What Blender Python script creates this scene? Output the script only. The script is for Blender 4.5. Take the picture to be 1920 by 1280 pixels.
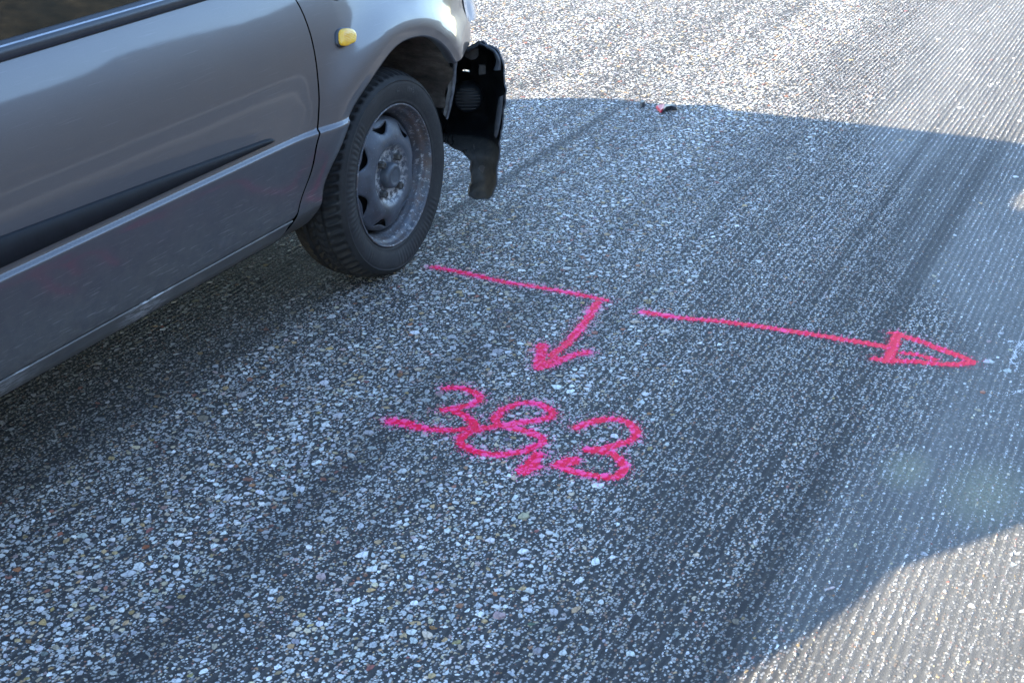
import bpy, math, random
import numpy as np
from mathutils import Vector, Matrix, geometry
from math import sin, cos, pi, radians

rng = np.random.default_rng(7)
random.seed(7)
SC = bpy.context.scene
for o in list(bpy.data.objects):
    bpy.data.objects.remove(o)

# ------------------------------------------------------------------ camera
CAM_F = 2585.4 / 1920.0          # focal length in picture widths
CAM_C = np.array([-2.8499, -1.7841, 1.3635])
YAW, PIT, ROL = 0.474099, 0.437355, -0.023929
fw = np.array([cos(YAW) * cos(PIT), sin(YAW) * cos(PIT), -sin(PIT)])
r0 = np.array([sin(YAW), -cos(YAW), 0.0])
u0 = np.cross(r0, fw)
CR = r0 * cos(ROL) + u0 * sin(ROL)
CU = -r0 * sin(ROL) + u0 * cos(ROL)
cd = bpy.data.cameras.new("camera")
cam = bpy.data.objects.new("camera", cd)
SC.collection.objects.link(cam)
cd.sensor_width = 36.0
cd.lens = CAM_F * 36.0
cd.clip_start = 0.05
cd.clip_end = 2000.0
cam.matrix_world = Matrix(((CR[0], CU[0], -fw[0], CAM_C[0]),
                           (CR[1], CU[1], -fw[1], CAM_C[1]),
                           (CR[2], CU[2], -fw[2], CAM_C[2]),
                           (0, 0, 0, 1)))
cd.dof.use_dof = True
cd.dof.focus_distance = 3.5
cd.dof.aperture_fstop = 18.0
SC.camera = cam

# ------------------------------------------------------------------ light
SX, SY = 1.65, -1.88             # shadow offset per metre of height
SUN_EL = math.atan(1.0 / math.hypot(SX, SY))
tosun = Vector((-SX, -SY, 1.0)).normalized()
world = bpy.data.worlds.new("World")
SC.world = world
world.use_nodes = True
nt = world.node_tree
nt.nodes.clear()
wo = nt.nodes.new("ShaderNodeOutputWorld")
bg = nt.nodes.new("ShaderNodeBackground")
sky = nt.nodes.new("ShaderNodeTexSky")
sky.sky_type = 'NISHITA'
sky.sun_disc = False
sky.sun_elevation = SUN_EL
sky.sun_rotation = math.atan2(tosun.x, tosun.y)
sky.air_density = 1.0
sky.dust_density = 0.1
sky.ozone_density = 1.7
bg.inputs[1].default_value = 0.15
nt.links.new(sky.outputs[0], bg.inputs[0])
nt.links.new(bg.outputs[0], wo.inputs[0])
sd = bpy.data.lights.new("sun", 'SUN')
sd.energy = 3.6
sd.angle = radians(0.53)
sd.color = (1.0, 0.85, 0.60)
sun = bpy.data.objects.new("sun", sd)
SC.collection.objects.link(sun)
sun.rotation_euler = tosun.to_track_quat('Z', 'Y').to_euler()
sun.location = (-8, 9, 8)
SC.view_settings.view_transform = 'Standard'
SC.view_settings.look = 'None'
SC.view_settings.gamma = 1.0
SC.view_settings.exposure = 2.75
SC.view_settings.use_curve_mapping = False

# ------------------------------------------------------------------ helpers
COL = SC.collection


def link(name, me, mat=None, parent=None):
    o = bpy.data.objects.new(name, me)
    COL.objects.link(o)
    if mat is not None and me is not None and len(me.materials) == 0:
        me.materials.append(mat)
    if parent is not None:
        o.parent = parent
    return o


def world_loc(o):
    v = np.zeros(3)
    while o is not None:
        v += np.array(o.location)
        o = o.parent
    return v


def raw_mesh(name, V, F, smooth=True, normals=None):
    """F: list of faces, or an (n,3)/(n,4) int array"""
    me = bpy.data.meshes.new(name)
    V = np.asarray(V, dtype=np.float64)
    if isinstance(F, np.ndarray):
        n, k = F.shape
        me.vertices.add(len(V))
        me.vertices.foreach_set("co", V.ravel())
        me.loops.add(n * k)
        me.loops.foreach_set("vertex_index", F.ravel().astype(np.int32))
        me.polygons.add(n)
        me.polygons.foreach_set("loop_start", np.arange(0, n * k, k, dtype=np.int32))
        me.update(calc_edges=True)
    else:
        me.from_pydata([tuple(v) for v in V], [], [tuple(f) for f in F])
        me.update()
    me.polygons.foreach_set("use_smooth", np.full(len(me.polygons), bool(smooth)))
    if normals is not None:
        me.normals_split_custom_set_from_vertices([tuple(n) for n in normals])
    me.update()
    return me


def part(name, V, F, mat, parent=None, smooth=True, normals=None):
    V = np.asarray(V, dtype=np.float64)
    if parent is not None:
        V = V - world_loc(parent)
    return link(name, raw_mesh(name, V, F, smooth, normals), mat, parent)


def thing(name, label, cat, loc=(0, 0, 0), group=None):
    o = bpy.data.objects.new(name, None)
    COL.objects.link(o)
    o.empty_display_size = 0.2
    o.location = loc
    tag(o, label, cat, group)
    return o


def tag(o, label, cat, group=None):
    o['label'] = label
    o['category'] = cat
    if group:
        o['group'] = group


def dense(P, step, closed=False):
    P = np.asarray(P, dtype=float)
    out = []
    n = len(P)
    rngk = range(n if closed else n - 1)
    for i in rngk:
        a, b = P[i], P[(i + 1) % n]
        m = max(1, int(math.ceil(np.hypot(*(b - a)[:2]) / step)))
        for k in range(m):
            out.append(a + (b - a) * k / m)
    if not closed:
        out.append(P[-1])
    return np.array(out)


def spline(P, per=6):
    """Catmull-Rom through open points"""
    P = np.asarray(P, dtype=float)
    Q = np.vstack([2 * P[0] - P[1], P, 2 * P[-1] - P[-2]])
    out = []
    for i in range(1, len(Q) - 2):
        p0, p1, p2, p3 = Q[i - 1:i + 3]
        for k in range(per):
            t = k / per
            out.append(0.5 * (2 * p1 + (p2 - p0) * t + (2 * p0 - 5 * p1 + 4 * p2 - p3) * t * t
                              + (3 * p1 - p0 - 3 * p2 + p3) * t ** 3))
    out.append(P[-1])
    return np.array(out)


def inside(poly, X, Y):
    poly = np.asarray(poly)
    r = np.zeros(X.shape, bool)
    x1, y1 = poly[:, 0], poly[:, 1]
    x2, y2 = np.roll(x1, -1), np.roll(y1, -1)
    for a, b, c, d in zip(x1, y1, x2, y2):
        if b == d:
            continue
        cond = ((b > Y) != (d > Y)) & (X < (c - a) * (Y - b) / (d - b) + a)
        r ^= cond
    return r


def polydist(poly, X, Y, closed=True):
    poly = np.asarray(poly)
    best = np.full(X.shape, 1e9)
    n = len(poly)
    for i in range(n if closed else n - 1):
        a, b = poly[i], poly[(i + 1) % n]
        d = b - a
        L = d @ d
        if L < 1e-14:
            continue
        t = np.clip(((X - a[0]) * d[0] + (Y - a[1]) * d[1]) / L, 0, 1)
        best = np.minimum(best, np.hypot(X - a[0] - t * d[0], Y - a[1] - t * d[1]))
    return best


def fill(outline, step, holes=(), rows=(), extra=None):
    """triangulate a 2D polygon (with holes) using an interior grid; returns P (n,2), T (m,3), boundary count"""
    outline = np.asarray(outline)
    lo, hi = outline.min(0), outline.max(0)
    gx, gy = np.meshgrid(np.arange(lo[0], hi[0], step), np.arange(lo[1], hi[1], step * 0.9))
    gx[1::2] += step / 2
    gx, gy = gx.ravel(), gy.ravel()
    if len(rows):
        keep = np.ones(len(gx), bool)
        for rz in rows:
            keep &= np.abs(gy - rz) > step * 0.35
        gx, gy = gx[keep], gy[keep]
        rx = np.arange(lo[0], hi[0], step * 0.8)
        gx = np.concatenate([gx] + [rx + (i % 2) * step * 0.4 for i, _ in enumerate(rows)])
        gy = np.concatenate([gy] + [np.full(len(rx), rz) for rz in rows])
    ok = inside(outline, gx, gy) & (polydist(outline, gx, gy) > min(step * 0.5, 0.004))
    for h in holes:
        ok &= ~inside(h, gx, gy) & (polydist(h, gx, gy) > step * 0.5)
    pts = [tuple(p) for p in outline]
    ed = [(i, (i + 1) % len(outline)) for i in range(len(outline))]
    for h in holes:
        b = len(pts)
        pts += [tuple(p) for p in h]
        ed += [(b + i, b + (i + 1) % len(h)) for i in range(len(h))]
    pts += list(zip(gx[ok], gy[ok]))
    if extra is not None:
        e_ = extra[inside(outline, extra[:, 0], extra[:, 1])]
        pts += [tuple(p) for p in e_]
    r = geometry.delaunay_2d_cdt([Vector(p) for p in pts], ed, [], 0, 1e-7)
    P = np.array([tuple(v) for v in r[0]])
    T = np.array([tuple(f) for f in r[2]])
    c = P[T].mean(1)
    keep = inside(outline, c[:, 0], c[:, 1])
    for h in holes:
        keep &= ~inside(h, c[:, 0], c[:, 1])
    return P, T[keep]


def boundary_edges(T):
    e = np.vstack([T[:, [0, 1]], T[:, [1, 2]], T[:, [2, 0]]])
    key = {}
    for a, b in e:
        key[(a, b)] = 1
    return [(a, b) for a, b in key if (b, a) not in key]


def box(x0, x1, y0, y1, z0, z1):
    V = [(x0, y0, z0), (x1, y0, z0), (x1, y1, z0), (x0, y1, z0), (x0, y0, z1), (x1, y0, z1), (x1, y1, z1), (x0, y1, z1)]
    F = [(0, 3, 2, 1), (4, 5, 6, 7), (0, 1, 5, 4), (1, 2, 6, 5), (2, 3, 7, 6), (3, 0, 4, 7)]
    return np.array(V, float), F


def gridmesh(G, wrap_u=False):
    """G (nu,nv,3)"""
    nu, nv = G.shape[:2]
    idx = np.arange(nu * nv).reshape(nu, nv)
    if wrap_u:
        idx = np.vstack([idx, idx[:1]])
    F = np.stack([idx[:-1, :-1], idx[1:, :-1], idx[1:, 1:], idx[:-1, 1:]], -1).reshape(-1, 4)
    return G.reshape(-1, 3), F


def join(*vf):
    V, F, b = [], [], 0
    for v, f in vf:
        V.append(np.asarray(v, float))
        F += [tuple(int(i) + b for i in q) for q in f]
        b += len(v)
    return np.vstack(V), F


def revolve(prof, n, cx=0.0, cz=0.0):
    """prof list of (r, y); axis along Y through (cx, cz)"""
    prof = np.asarray(prof, float)
    th = np.linspace(0, 2 * pi, n, endpoint=False)
    G = np.zeros((n, len(prof), 3))
    G[:, :, 0] = cx + np.cos(th)[:, None] * prof[None, :, 0]
    G[:, :, 2] = cz + np.sin(th)[:, None] * prof[None, :, 0]
    G[:, :, 1] = prof[None, :, 1]
    return gridmesh(G, wrap_u=True)


def sstep(a, b, x):
    t = np.clip((np.asarray(x, float) - a) / (b - a), 0, 1)
    return t * t * (3 - 2 * t)


def proj(P):
    d = np.asarray(P) - CAM_C
    z = d @ fw
    return 960 + 2585.4 * (d @ CR) / z, 640 - 2585.4 * (d @ CU) / z


_nz = np.random.default_rng(3).random((256, 256))


def vnoise(x, y):
    xi, yi = np.floor(x).astype(int), np.floor(y).astype(int)
    fx, fy = x - xi, y - yi
    fx, fy = fx * fx * (3 - 2 * fx), fy * fy * (3 - 2 * fy)
    g = lambda a, b: _nz[a & 255, b & 255]
    return (g(xi, yi) * (1 - fx) + g(xi + 1, yi) * fx) * (1 - fy) + (g(xi, yi + 1) * (1 - fx) + g(xi + 1, yi + 1) * fx) * fy


def fbm(x, y, o=4):
    s, a, t = 0, 1, 0
    for k in range(o):
        s = s + a * vnoise(x * 2 ** k + 17.3 * k, y * 2 ** k + 9.1 * k)
        t += a
        a *= 0.5
    return s / t


# ------------------------------------------------------------------ materials
class M:
    def __init__(s, name):
        s.m = bpy.data.materials.new(name)
        s.m.use_nodes = True
        s.t = s.m.node_tree
        s.b = s.t.nodes["Principled BSDF"]

    def n(s, kind, **kw):
        k = s.t.nodes.new(kind)
        for a, v in kw.items():
            setattr(k, a, v)
        return k

    def l(s, a, b):
        s.t.links.new(a, b)

    def set(s, **kw):
        for k, v in kw.items():
            s.b.inputs[k.replace('_', ' ')].default_value = v
        return s

    def coord(s):
        return s.n("ShaderNodeTexCoord").outputs["Object"]

    def noise(s, scale, detail=4, rough=0.55, vec=None, scl=None):
        k = s.n("ShaderNodeTexNoise")
        k.inputs["Scale"].default_value = scale
        k.inputs["Detail"].default_value = detail
        k.inputs["Roughness"].default_value = rough
        v = vec or s.coord()
        if scl:
            mp = s.n("ShaderNodeMapping")
            mp.inputs["Scale"].default_value = scl
            s.l(v, mp.inputs[0])
            v = mp.outputs[0]
        s.l(v, k.inputs["Vector"])
        return k.outputs[0]

    def ramp(s, fac, stops):
        k = s.n("ShaderNodeValToRGB")
        e = k.color_ramp.elements
        while len(e) < len(stops):
            e.new(0.5)
        for q, (p, c) in zip(e, stops):
            q.position = p
            q.color = (c, c, c, 1) if not hasattr(c, '__len__') else (*c, 1)
        s.l(fac, k.inputs[0])
        return k.outputs[0]

    def mix(s, fac, a, b, mode='MIX'):
        k = s.n("ShaderNodeMix", data_type='RGBA', blend_type=mode)
        for sock, v in ((k.inputs[0], fac), (k.inputs[6], a), (k.inputs[7], b)):
            if hasattr(v, 'is_output'):
                s.l(v, sock)
            elif hasattr(v, '__len__'):
                sock.default_value = (*v, 1)
            else:
                sock.default_value = v
        return k.outputs[2]

    def math(s, op, a, b=0.0):
        k = s.n("ShaderNodeMath", operation=op)
        for sock, v in ((k.inputs[0], a), (k.inputs[1], b)):
            if hasattr(v, 'is_output'):
                s.l(v, sock)
            else:
                sock.default_value = v
        return k.outputs[0]

    def attr(s, name):
        return s.n("ShaderNodeAttribute", attribute_name=name).outputs["Color"]

    def color(s, sock):
        s.l(sock, s.b.inputs["Base Color"])
        return s

    def rough(s, sock):
        s.l(sock, s.b.inputs["Roughness"])
        return s

    def bump(s, h, dist, strength=1.0):
        k = s.n("ShaderNodeBump")
        k.inputs["Distance"].default_value = dist
        k.inputs["Strength"].default_value = strength
        s.l(h, k.inputs["Height"])
        s.l(k.outputs[0], s.b.inputs["Normal"])
        return s


def simple(name, col, rough=0.5, metal=0.0, var=0.25, scale=30, bump=0.0):
    m = M(name)
    nz = m.noise(scale, 5)
    c = np.array(col)
    m.color(m.ramp(nz, [(0.3, tuple(c * (1 - var))), (0.7, tuple(np.minimum(c * (1 + var), 1)))]))
    m.set(Roughness=rough, Metallic=metal)
    if bump:
        m.bump(m.noise(scale * 4, 4), bump)
    return m.m


SMUDGE1 = (-0.467, -1.408)
SMUDGE2 = (-0.494, -1.561)
# --- road binder
m = M("milled_asphalt")
zatt = m.attr("zone")                    # R: 0 stone-rich .. 1 fine ridges with dust; G: 0 groove .. 1 ridge
zs = m.n("ShaderNodeSeparateColor")
m.l(zatt, zs.inputs[0])
zone, rdg, trk_shade = zs.outputs[0], zs.outputs[1], zs.outputs[2]
vo = m.n("ShaderNodeTexVoronoi")
vo.inputs["Scale"].default_value = 210
mpv = m.n("ShaderNodeMapping")
mpv.inputs["Scale"].default_value = (0.75, 1.0, 1.0)
wob = m.noise(260, 3)
addv = m.n("ShaderNodeVectorMath", operation='MULTIPLY_ADD')
m.l(m.n("ShaderNodeTexNoise").outputs[1], addv.inputs[0])
co = m.coord()
m.l(co, mpv.inputs[0])
m.l(mpv.outputs[0], vo.inputs["Vector"])
sep = m.n("ShaderNodeSeparateColor")
m.l(vo.outputs["Color"], sep.inputs[0])
chip_on = m.ramp(sep.outputs[0], [(0.56, 0.0), (0.60, 1.0)])
edge = m.ramp(vo.outputs["Distance"], [(0.42, 1.0), (0.60, 0.0)])
chip = m.math('MULTIPLY', chip_on, edge)
chipcol = m.ramp(sep.outputs[1], [(0.0, (0.30, 0.295, 0.28)), (0.55, (0.52, 0.51, 0.49)), (0.80, (0.36, 0.27, 0.17)),
                                  (0.93, (0.27, 0.12, 0.08)), (1.0, (0.6, 0.58, 0.55))])
bind = m.ramp(m.noise(420, 5, 0.7), [(0.30, (0.018, 0.018, 0.020)), (0.62, (0.055, 0.055, 0.056)), (0.8, (0.13, 0.128, 0.12))])
dust = m.ramp(m.noise(500, 4, 0.7), [(0.30, (0.085, 0.084, 0.082)), (0.55, (0.135, 0.133, 0.128)), (0.75, (0.22, 0.215, 0.20))])
dustfac = m.math('MULTIPLY', zone, m.ramp(m.noise(2.2, 5, 0.65, scl=(0.35, 1.3, 1)), [(0.30, 0.45), (0.58, 1.0)]))
base = m.mix(dustfac, bind, dust)
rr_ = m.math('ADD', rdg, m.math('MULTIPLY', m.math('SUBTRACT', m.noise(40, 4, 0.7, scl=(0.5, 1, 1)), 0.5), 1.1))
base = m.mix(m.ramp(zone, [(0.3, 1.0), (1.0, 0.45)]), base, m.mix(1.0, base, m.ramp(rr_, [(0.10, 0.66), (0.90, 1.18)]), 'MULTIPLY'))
base = m.mix(m.math('MULTIPLY', trk_shade, 0.75), base, (0.014, 0.014, 0.016))  # dark lanes and the painted shade by the sill
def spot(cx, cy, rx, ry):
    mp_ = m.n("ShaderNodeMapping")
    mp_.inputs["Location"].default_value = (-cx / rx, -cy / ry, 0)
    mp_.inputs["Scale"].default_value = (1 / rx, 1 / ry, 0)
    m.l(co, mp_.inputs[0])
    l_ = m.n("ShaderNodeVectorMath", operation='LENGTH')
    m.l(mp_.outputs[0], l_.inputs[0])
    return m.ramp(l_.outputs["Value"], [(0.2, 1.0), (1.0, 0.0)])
smudge = m.math('MAXIMUM', spot(SMUDGE1[0], SMUDGE1[1], 0.10, 0.06), spot(SMUDGE2[0], SMUDGE2[1], 0.17, 0.10))  # two pale greenish smudges mixed into the road colour
base = m.mix(m.math('MULTIPLY', smudge, m.ramp(m.noise(180, 5, 0.75), [(0.35, 0.05), (0.65, 0.75)])), base, (0.27, 0.27, 0.17))
chipfac = m.math('MULTIPLY', m.math('MULTIPLY', chip, m.ramp(trk_shade, [(0.2, 1.0), (0.9, 0.35)])), m.ramp(zone, [(0.2, 0.95), (0.9, 0.28)]))
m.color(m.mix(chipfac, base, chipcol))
m.set(Roughness=0.78)
m.b.inputs["Specular IOR Level"].default_value = 0.35
h1 = m.math('ADD', m.math('MULTIPLY', chip, 0.6), m.noise(650, 5, 0.7))
m.bump(h1, 0.0022, 0.8)
MAT_ROAD = m.m

m = M("far_asphalt")
c = m.ramp(m.noise(60, 6, 0.7), [(0.3, (0.17, 0.165, 0.155)), (0.7, (0.30, 0.29, 0.27))])
m.color(m.mix(m.ramp(m.noise(1.2, 4, 0.6, scl=(0.1, 1, 1)), [(0.4, 0.0), (0.65, 0.5)]), c, (0.14, 0.14, 0.137)))
m.set(Roughness=0.85)
MAT_FAR = m.m

MAT_OLD = simple("old_asphalt", (0.055, 0.055, 0.055), 0.85, 0, 0.4, 40)
MAT_LINE = simple("road_line_paint", (0.72, 0.72, 0.70), 0.7, 0, 0.1, 30)

m = M("cut_stone")
sc = m.attr("stonecol")
g = m.ramp(m.noise(380, 4, 0.65), [(0.30, 0.72), (0.65, 1.0)])
g2 = m.ramp(m.noise(95, 5, 0.7), [(0.34, 0.42), (0.52, 1.0)])
m.color(m.mix(1.0, m.mix(1.0, sc, g, 'MULTIPLY'), g2, 'MULTIPLY'))
m.set(Roughness=0.6)
m.b.inputs["Specular IOR Level"].default_value = 0.4
m.bump(m.noise(700, 3), 0.0006, 0.6)
MAT_STONE = m.m

m = M("spray_paint")
pc = m.attr("paintcol")
m.color(m.mix(1.0, pc, m.ramp(m.noise(350, 4, 0.7), [(0.3, 0.75), (0.6, 1.0)]), 'MULTIPLY'))
m.set(Roughness=0.55)
m.bump(m.noise(800, 3), 0.0008, 0.7)
m.b.inputs['Specular IOR Level'].default_value = 0.15
MAT_SPRAY = m.m

m = M("chalk")
m.color(m.ramp(m.noise(300, 4), [(0.3, (0.45, 0.46, 0.47)), (0.7, (0.75, 0.75, 0.76))]))
m.set(Roughness=0.9)
MAT_CHALK = m.m

# --- car paint: grey metallic with dust, splash dirt and fine scratches
def car_paint(name):
    m = M(name)
    co = m.coord()
    sp = m.n("ShaderNodeSeparateXYZ")
    m.l(co, sp.inputs[0])
    X, Z = sp.outputs[0], sp.outputs[2]
    flake = m.ramp(m.noise(2500, 2), [(0.35, (0.068, 0.067, 0.075)), (0.65, (0.098, 0.096, 0.107))])
    # road film: more of it low on the body
    low = m.ramp(Z, [(0.24, 1.0), (0.56, 0.22)])
    film = m.math('MULTIPLY', low, m.ramp(m.noise(9, 6, 0.65), [(0.30, 0.15), (0.70, 0.75)]))
    col = m.mix(m.math('MULTIPLY', film, 0.60), flake, (0.155, 0.140, 0.120))
    # splash behind the wheel
    nearx = m.ramp(m.math('ADD', X, 1.0), [(0.25, 0.0), (0.60, 1.0)])
    lowz = m.ramp(Z, [(0.25, 1.0), (0.50, 0.0)])
    zone = m.math('MULTIPLY', nearx, lowz)
    mp = m.n("ShaderNodeMapping")
    mp.inputs["Rotation"].default_value = (0, radians(-42), 0)
    mp.inputs["Scale"].default_value = (18, 1, 260)
    m.l(co, mp.inputs[0])
    k = m.n("ShaderNodeTexNoise")
    k.inputs["Scale"].default_value = 1.0
    k.inputs["Detail"].default_value = 3
    m.l(mp.outputs[0], k.inputs["Vector"])
    streak = m.math('MULTIPLY', m.ramp(k.outputs[0], [(0.60, 0.0), (0.72, 0.75)]), zone)
    speck = m.math('MULTIPLY', m.ramp(m.noise(230, 2), [(0.70, 0.0), (0.76, 0.8)]), m.ramp(Z, [(0.25, 0.9), (0.72, 0.0)]))
    col = m.mix(m.math('MULTIPLY', zone, m.ramp(m.noise(45, 5, 0.7), [(0.35, 0.0), (0.75, 0.55)])), col, (0.22, 0.20, 0.165))
    dirt = m.math('MAXIMUM', streak, m.math('MULTIPLY', speck, 0.6))
    col = m.mix(dirt, col, (0.36, 0.35, 0.33))
    # hairline horizontal wiping marks
    hair = m.ramp(m.noise(1.0, 3, 0.6, scl=(10, 1, 420)), [(0.62, 0.0), (0.75, 0.16)])
    col = m.mix(hair, col, (0.28, 0.28, 0.29))
    m.color(col)
    m.set(Metallic=0.42, Roughness=0.38)
    m.b.inputs["Coat Weight"].default_value = 0.75
    m.l(m.math('ADD', m.math('MULTIPLY', film, 0.22), 0.045), m.b.inputs["Coat Roughness"])
    # soft sheet-metal waviness in the coat
    kb = m.n("ShaderNodeBump")
    kb.inputs["Distance"].default_value = 0.0012
    kb.inputs["Strength"].default_value = 0.35
    m.l(m.noise(7, 2), kb.inputs["Height"])
    m.l(kb.outputs[0], m.b.inputs["Coat Normal"])
    m.l(kb.outputs[0], m.b.inputs["Normal"])
    return m.m


MAT_PAINT = car_paint("grey_metallic_paint")

m = M("sill_paint")
co = m.coord()
col = m.ramp(m.noise(12, 6, 0.65), [(0.3, (0.10, 0.102, 0.107)), (0.7, (0.175, 0.168, 0.155))])
sp = m.n("ShaderNodeSeparateXYZ")
m.l(co, sp.inputs[0])
lowd = m.ramp(sp.outputs[2], [(0.225, 0.9), (0.275, 0.0)])
col = m.mix(m.math('MULTIPLY', lowd, m.ramp(m.noise(30, 5, 0.7), [(0.3, 0.2), (0.7, 0.9)])), col, (0.20, 0.18, 0.14))
def at_scuff(cx, w):
    d = m.math('ABSOLUTE', m.math('SUBTRACT', sp.outputs[0], cx))
    return m.ramp(d, [(0.0, 1.0), (w, 0.0)])
sc_n = m.ramp(m.noise(1.0, 4, 0.7, scl=(35, 1, 230)), [(0.47, 0.0), (0.55, 1.0)])
sc_m = m.math('MULTIPLY', sc_n, m.math('MAXIMUM', at_scuff(0.01, 0.09), m.math('MULTIPLY', at_scuff(-0.38, 0.12), 0.6)))
col = m.mix(sc_m, col, (0.55, 0.56, 0.58))
m.color(col)
m.set(Metallic=0.35, Roughness=0.45)
m.b.inputs["Coat Weight"].default_value = 0.35
m.b.inputs["Coat Roughness"].default_value = 0.25
MAT_SILL = m.m

MAT_TRIM = simple("black_plastic_trim", (0.030, 0.032, 0.036), 0.38, 0, 0.2, 60, 0.0002)
MAT_RUB = simple("rub_strip_plastic", (0.009, 0.010, 0.013), 0.55, 0, 0.2, 40, 0.0002)
MAT_RUB.node_tree.nodes['Principled BSDF'].inputs['Specular IOR Level'].default_value = 0.18
MAT_SEAL = simple("weatherstrip_rubber", (0.022, 0.026, 0.034), 0.33, 0, 0.15, 80, 0.0001)
MAT_STRIP = simple("bright_trim_lip", (0.35, 0.37, 0.40), 0.25, 0.6, 0.1, 60)
MAT_DARK = simple("dark_underbody", (0.007, 0.007, 0.007), 0.9, 0, 0.4, 20)
MAT_INNER = simple("bumper_inside_plastic", (0.008, 0.009, 0.010), 0.5, 0, 0.5, 25, 0.0012)
MAT_DISC = simple("fog_lamp_back", (0.016, 0.020, 0.024), 0.5, 0, 0.3, 60)
MAT_BRKT = simple("dusty_bracket", (0.085, 0.078, 0.074), 0.8, 0, 0.3, 50)

m = M("bumper_flap_dirt")
c = m.ramp(m.noise(22, 6, 0.7), [(0.30, (0.020, 0.020, 0.020)), (0.65, (0.066, 0.062, 0.054)), (0.85, (0.11, 0.105, 0.09))])
m.color(c)
m.set(Roughness=0.75)
m.bump(m.noise(90, 5), 0.0015, 0.6)
MAT_FLAP = m.m

m = M("arch_liner_dirt")
c = m.ramp(m.noise(14, 7, 0.72, scl=(1, 0.6, 1.2)), [(0.32, (0.030, 0.025, 0.021)), (0.50, (0.095, 0.078, 0.062)), (0.72, (0.21, 0.175, 0.14))])
m.color(c)
m.set(Roughness=0.95)
m.bump(m.noise(55, 6, 0.7), 0.008, 0.9)
MAT_LINER = m.m

m = M("tyre_rubber")
base = m.ramp(m.noise(18, 6, 0.65), [(0.30, (0.011, 0.011, 0.012)), (0.70, (0.024, 0.0235, 0.023))])
dusty = m.ramp(m.noise(120, 4, 0.7), [(0.45, 0.0), (0.75, 0.5)])
m.color(m.mix(m.math('MULTIPLY', dusty, 0.7), base, (0.055, 0.051, 0.046)))
m.set(Roughness=0.68)
m.b.inputs["Specular IOR Level"].default_value = 0.45
m.bump(m.noise(300, 4), 0.0006, 0.5)
MAT_TYRE = m.m
MAT_LETTER = simple("moulded_rubber", (0.060, 0.058, 0.056), 0.7, 0, 0.3, 60)

m = M("steel_rim_paint")
nz = m.noise(16, 6, 0.65)
base = m.ramp(nz, [(0.28, (0.058, 0.066, 0.080)), (0.72, (0.110, 0.121, 0.142))])
chipm = m.ramp(m.noise(170, 4, 0.75), [(0.63, 0.0), (0.69, 1.0)])
base = m.mix(m.ramp(m.noise(11, 6, 0.7), [(0.50, 0.0), (0.70, 0.6)]), base, (0.062, 0.052, 0.042))
base = m.mix(m.math('MULTIPLY', chipm, 0.6), base, (0.34, 0.34, 0.33))
co = m.coord()
ln = m.n("ShaderNodeVectorMath", operation='LENGTH')
mpp = m.n("ShaderNodeMapping")
mpp.inputs["Scale"].default_value = (1, 0, 1)
m.l(co, mpp.inputs[0])
m.l(mpp.outputs[0], ln.inputs[0])
R = ln.outputs["Value"]
ring = m.math('MULTIPLY', m.ramp(R, [(0.030, 0.0), (0.042, 1.0)]), m.ramp(R, [(0.066, 1.0), (0.082, 0.0)]))
wear = m.math('MULTIPLY', ring, m.ramp(m.noise(55, 5, 0.75), [(0.46, 0.0), (0.56, 0.95)]))
base = m.mix(wear, base, (0.48, 0.48, 0.47))
outer = m.ramp(R, [(0.150, 0.0), (0.165, 1.0)])
rust = m.math('MULTIPLY', outer, m.ramp(m.noise(30, 6, 0.75), [(0.40, 0.0), (0.66, 0.85)]))
base = m.mix(rust, base, (0.115, 0.075, 0.055))
scr = m.math('MULTIPLY', outer, m.ramp(m.noise(75, 5, 0.8), [(0.55, 0.0), (0.62, 0.9)]))
base = m.mix(scr, base, (0.36, 0.36, 0.36))
m.color(base)
m.set(Roughness=0.48, Metallic=0.25)
m.bump(m.noise(140, 5), 0.0006, 0.4)
MAT_RIM = m.m

m = M("wheel_nut_metal")
m.color(m.ramp(m.noise(90, 5, 0.7), [(0.35, (0.045, 0.042, 0.040)), (0.6, (0.13, 0.12, 0.11)), (0.75, (0.36, 0.35, 0.33))]))
m.set(Roughness=0.6, Metallic=0.4)
MAT_NUT = m.m
MAT_CAP = simple("hub_cap_paint", (0.075, 0.084, 0.097), 0.45, 0.2, 0.25, 40)

m = M("amber_lens")
m.color(m.ramp(m.noise(30, 3), [(0.3, (0.72, 0.34, 0.015)), (0.7, (0.86, 0.52, 0.04))]))
m.set(Roughness=0.22)
m.b.inputs["Subsurface Weight"].default_value = 0.25
m.b.inputs["Subsurface Radius"].default_value = (0.01, 0.006, 0.002)
m.b.inputs["Coat Weight"].default_value = 0.5
wv = m.n("ShaderNodeTexWave", wave_type='BANDS', bands_direction='Z')
wv.inputs["Scale"].default_value = 95
m.l(m.coord(), wv.inputs["Vector"])
m.bump(wv.outputs["Fac"], 0.0006, 0.35)
MAT_AMBER = m.m

m = M("window_glass")
m.color(m.ramp(m.noise(3, 4), [(0.35, (0.010, 0.013, 0.012)), (0.65, (0.022, 0.026, 0.022))]))
m.set(Roughness=0.03, IOR=1.52)
m.b.inputs["Coat Weight"].default_value = 0.6
m.b.inputs["Coat Roughness"].default_value = 0.02
MAT_GLASS = m.m

m = M("headlight_lens")
m.color(m.ramp(m.noise(20, 3), [(0.3, (0.55, 0.57, 0.60)), (0.7, (0.72, 0.74, 0.76))]))
m.set(Roughness=0.15)
m.b.inputs["Coat Weight"].default_value = 1.0
MAT_LENS = m.m

m = M("red_plastic")
m.color(m.ramp(m.noise(60, 4), [(0.3, (0.34, 0.012, 0.03)), (0.7, (0.50, 0.03, 0.06))]))
m.set(Roughness=0.35)
MAT_RED = m.m

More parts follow.
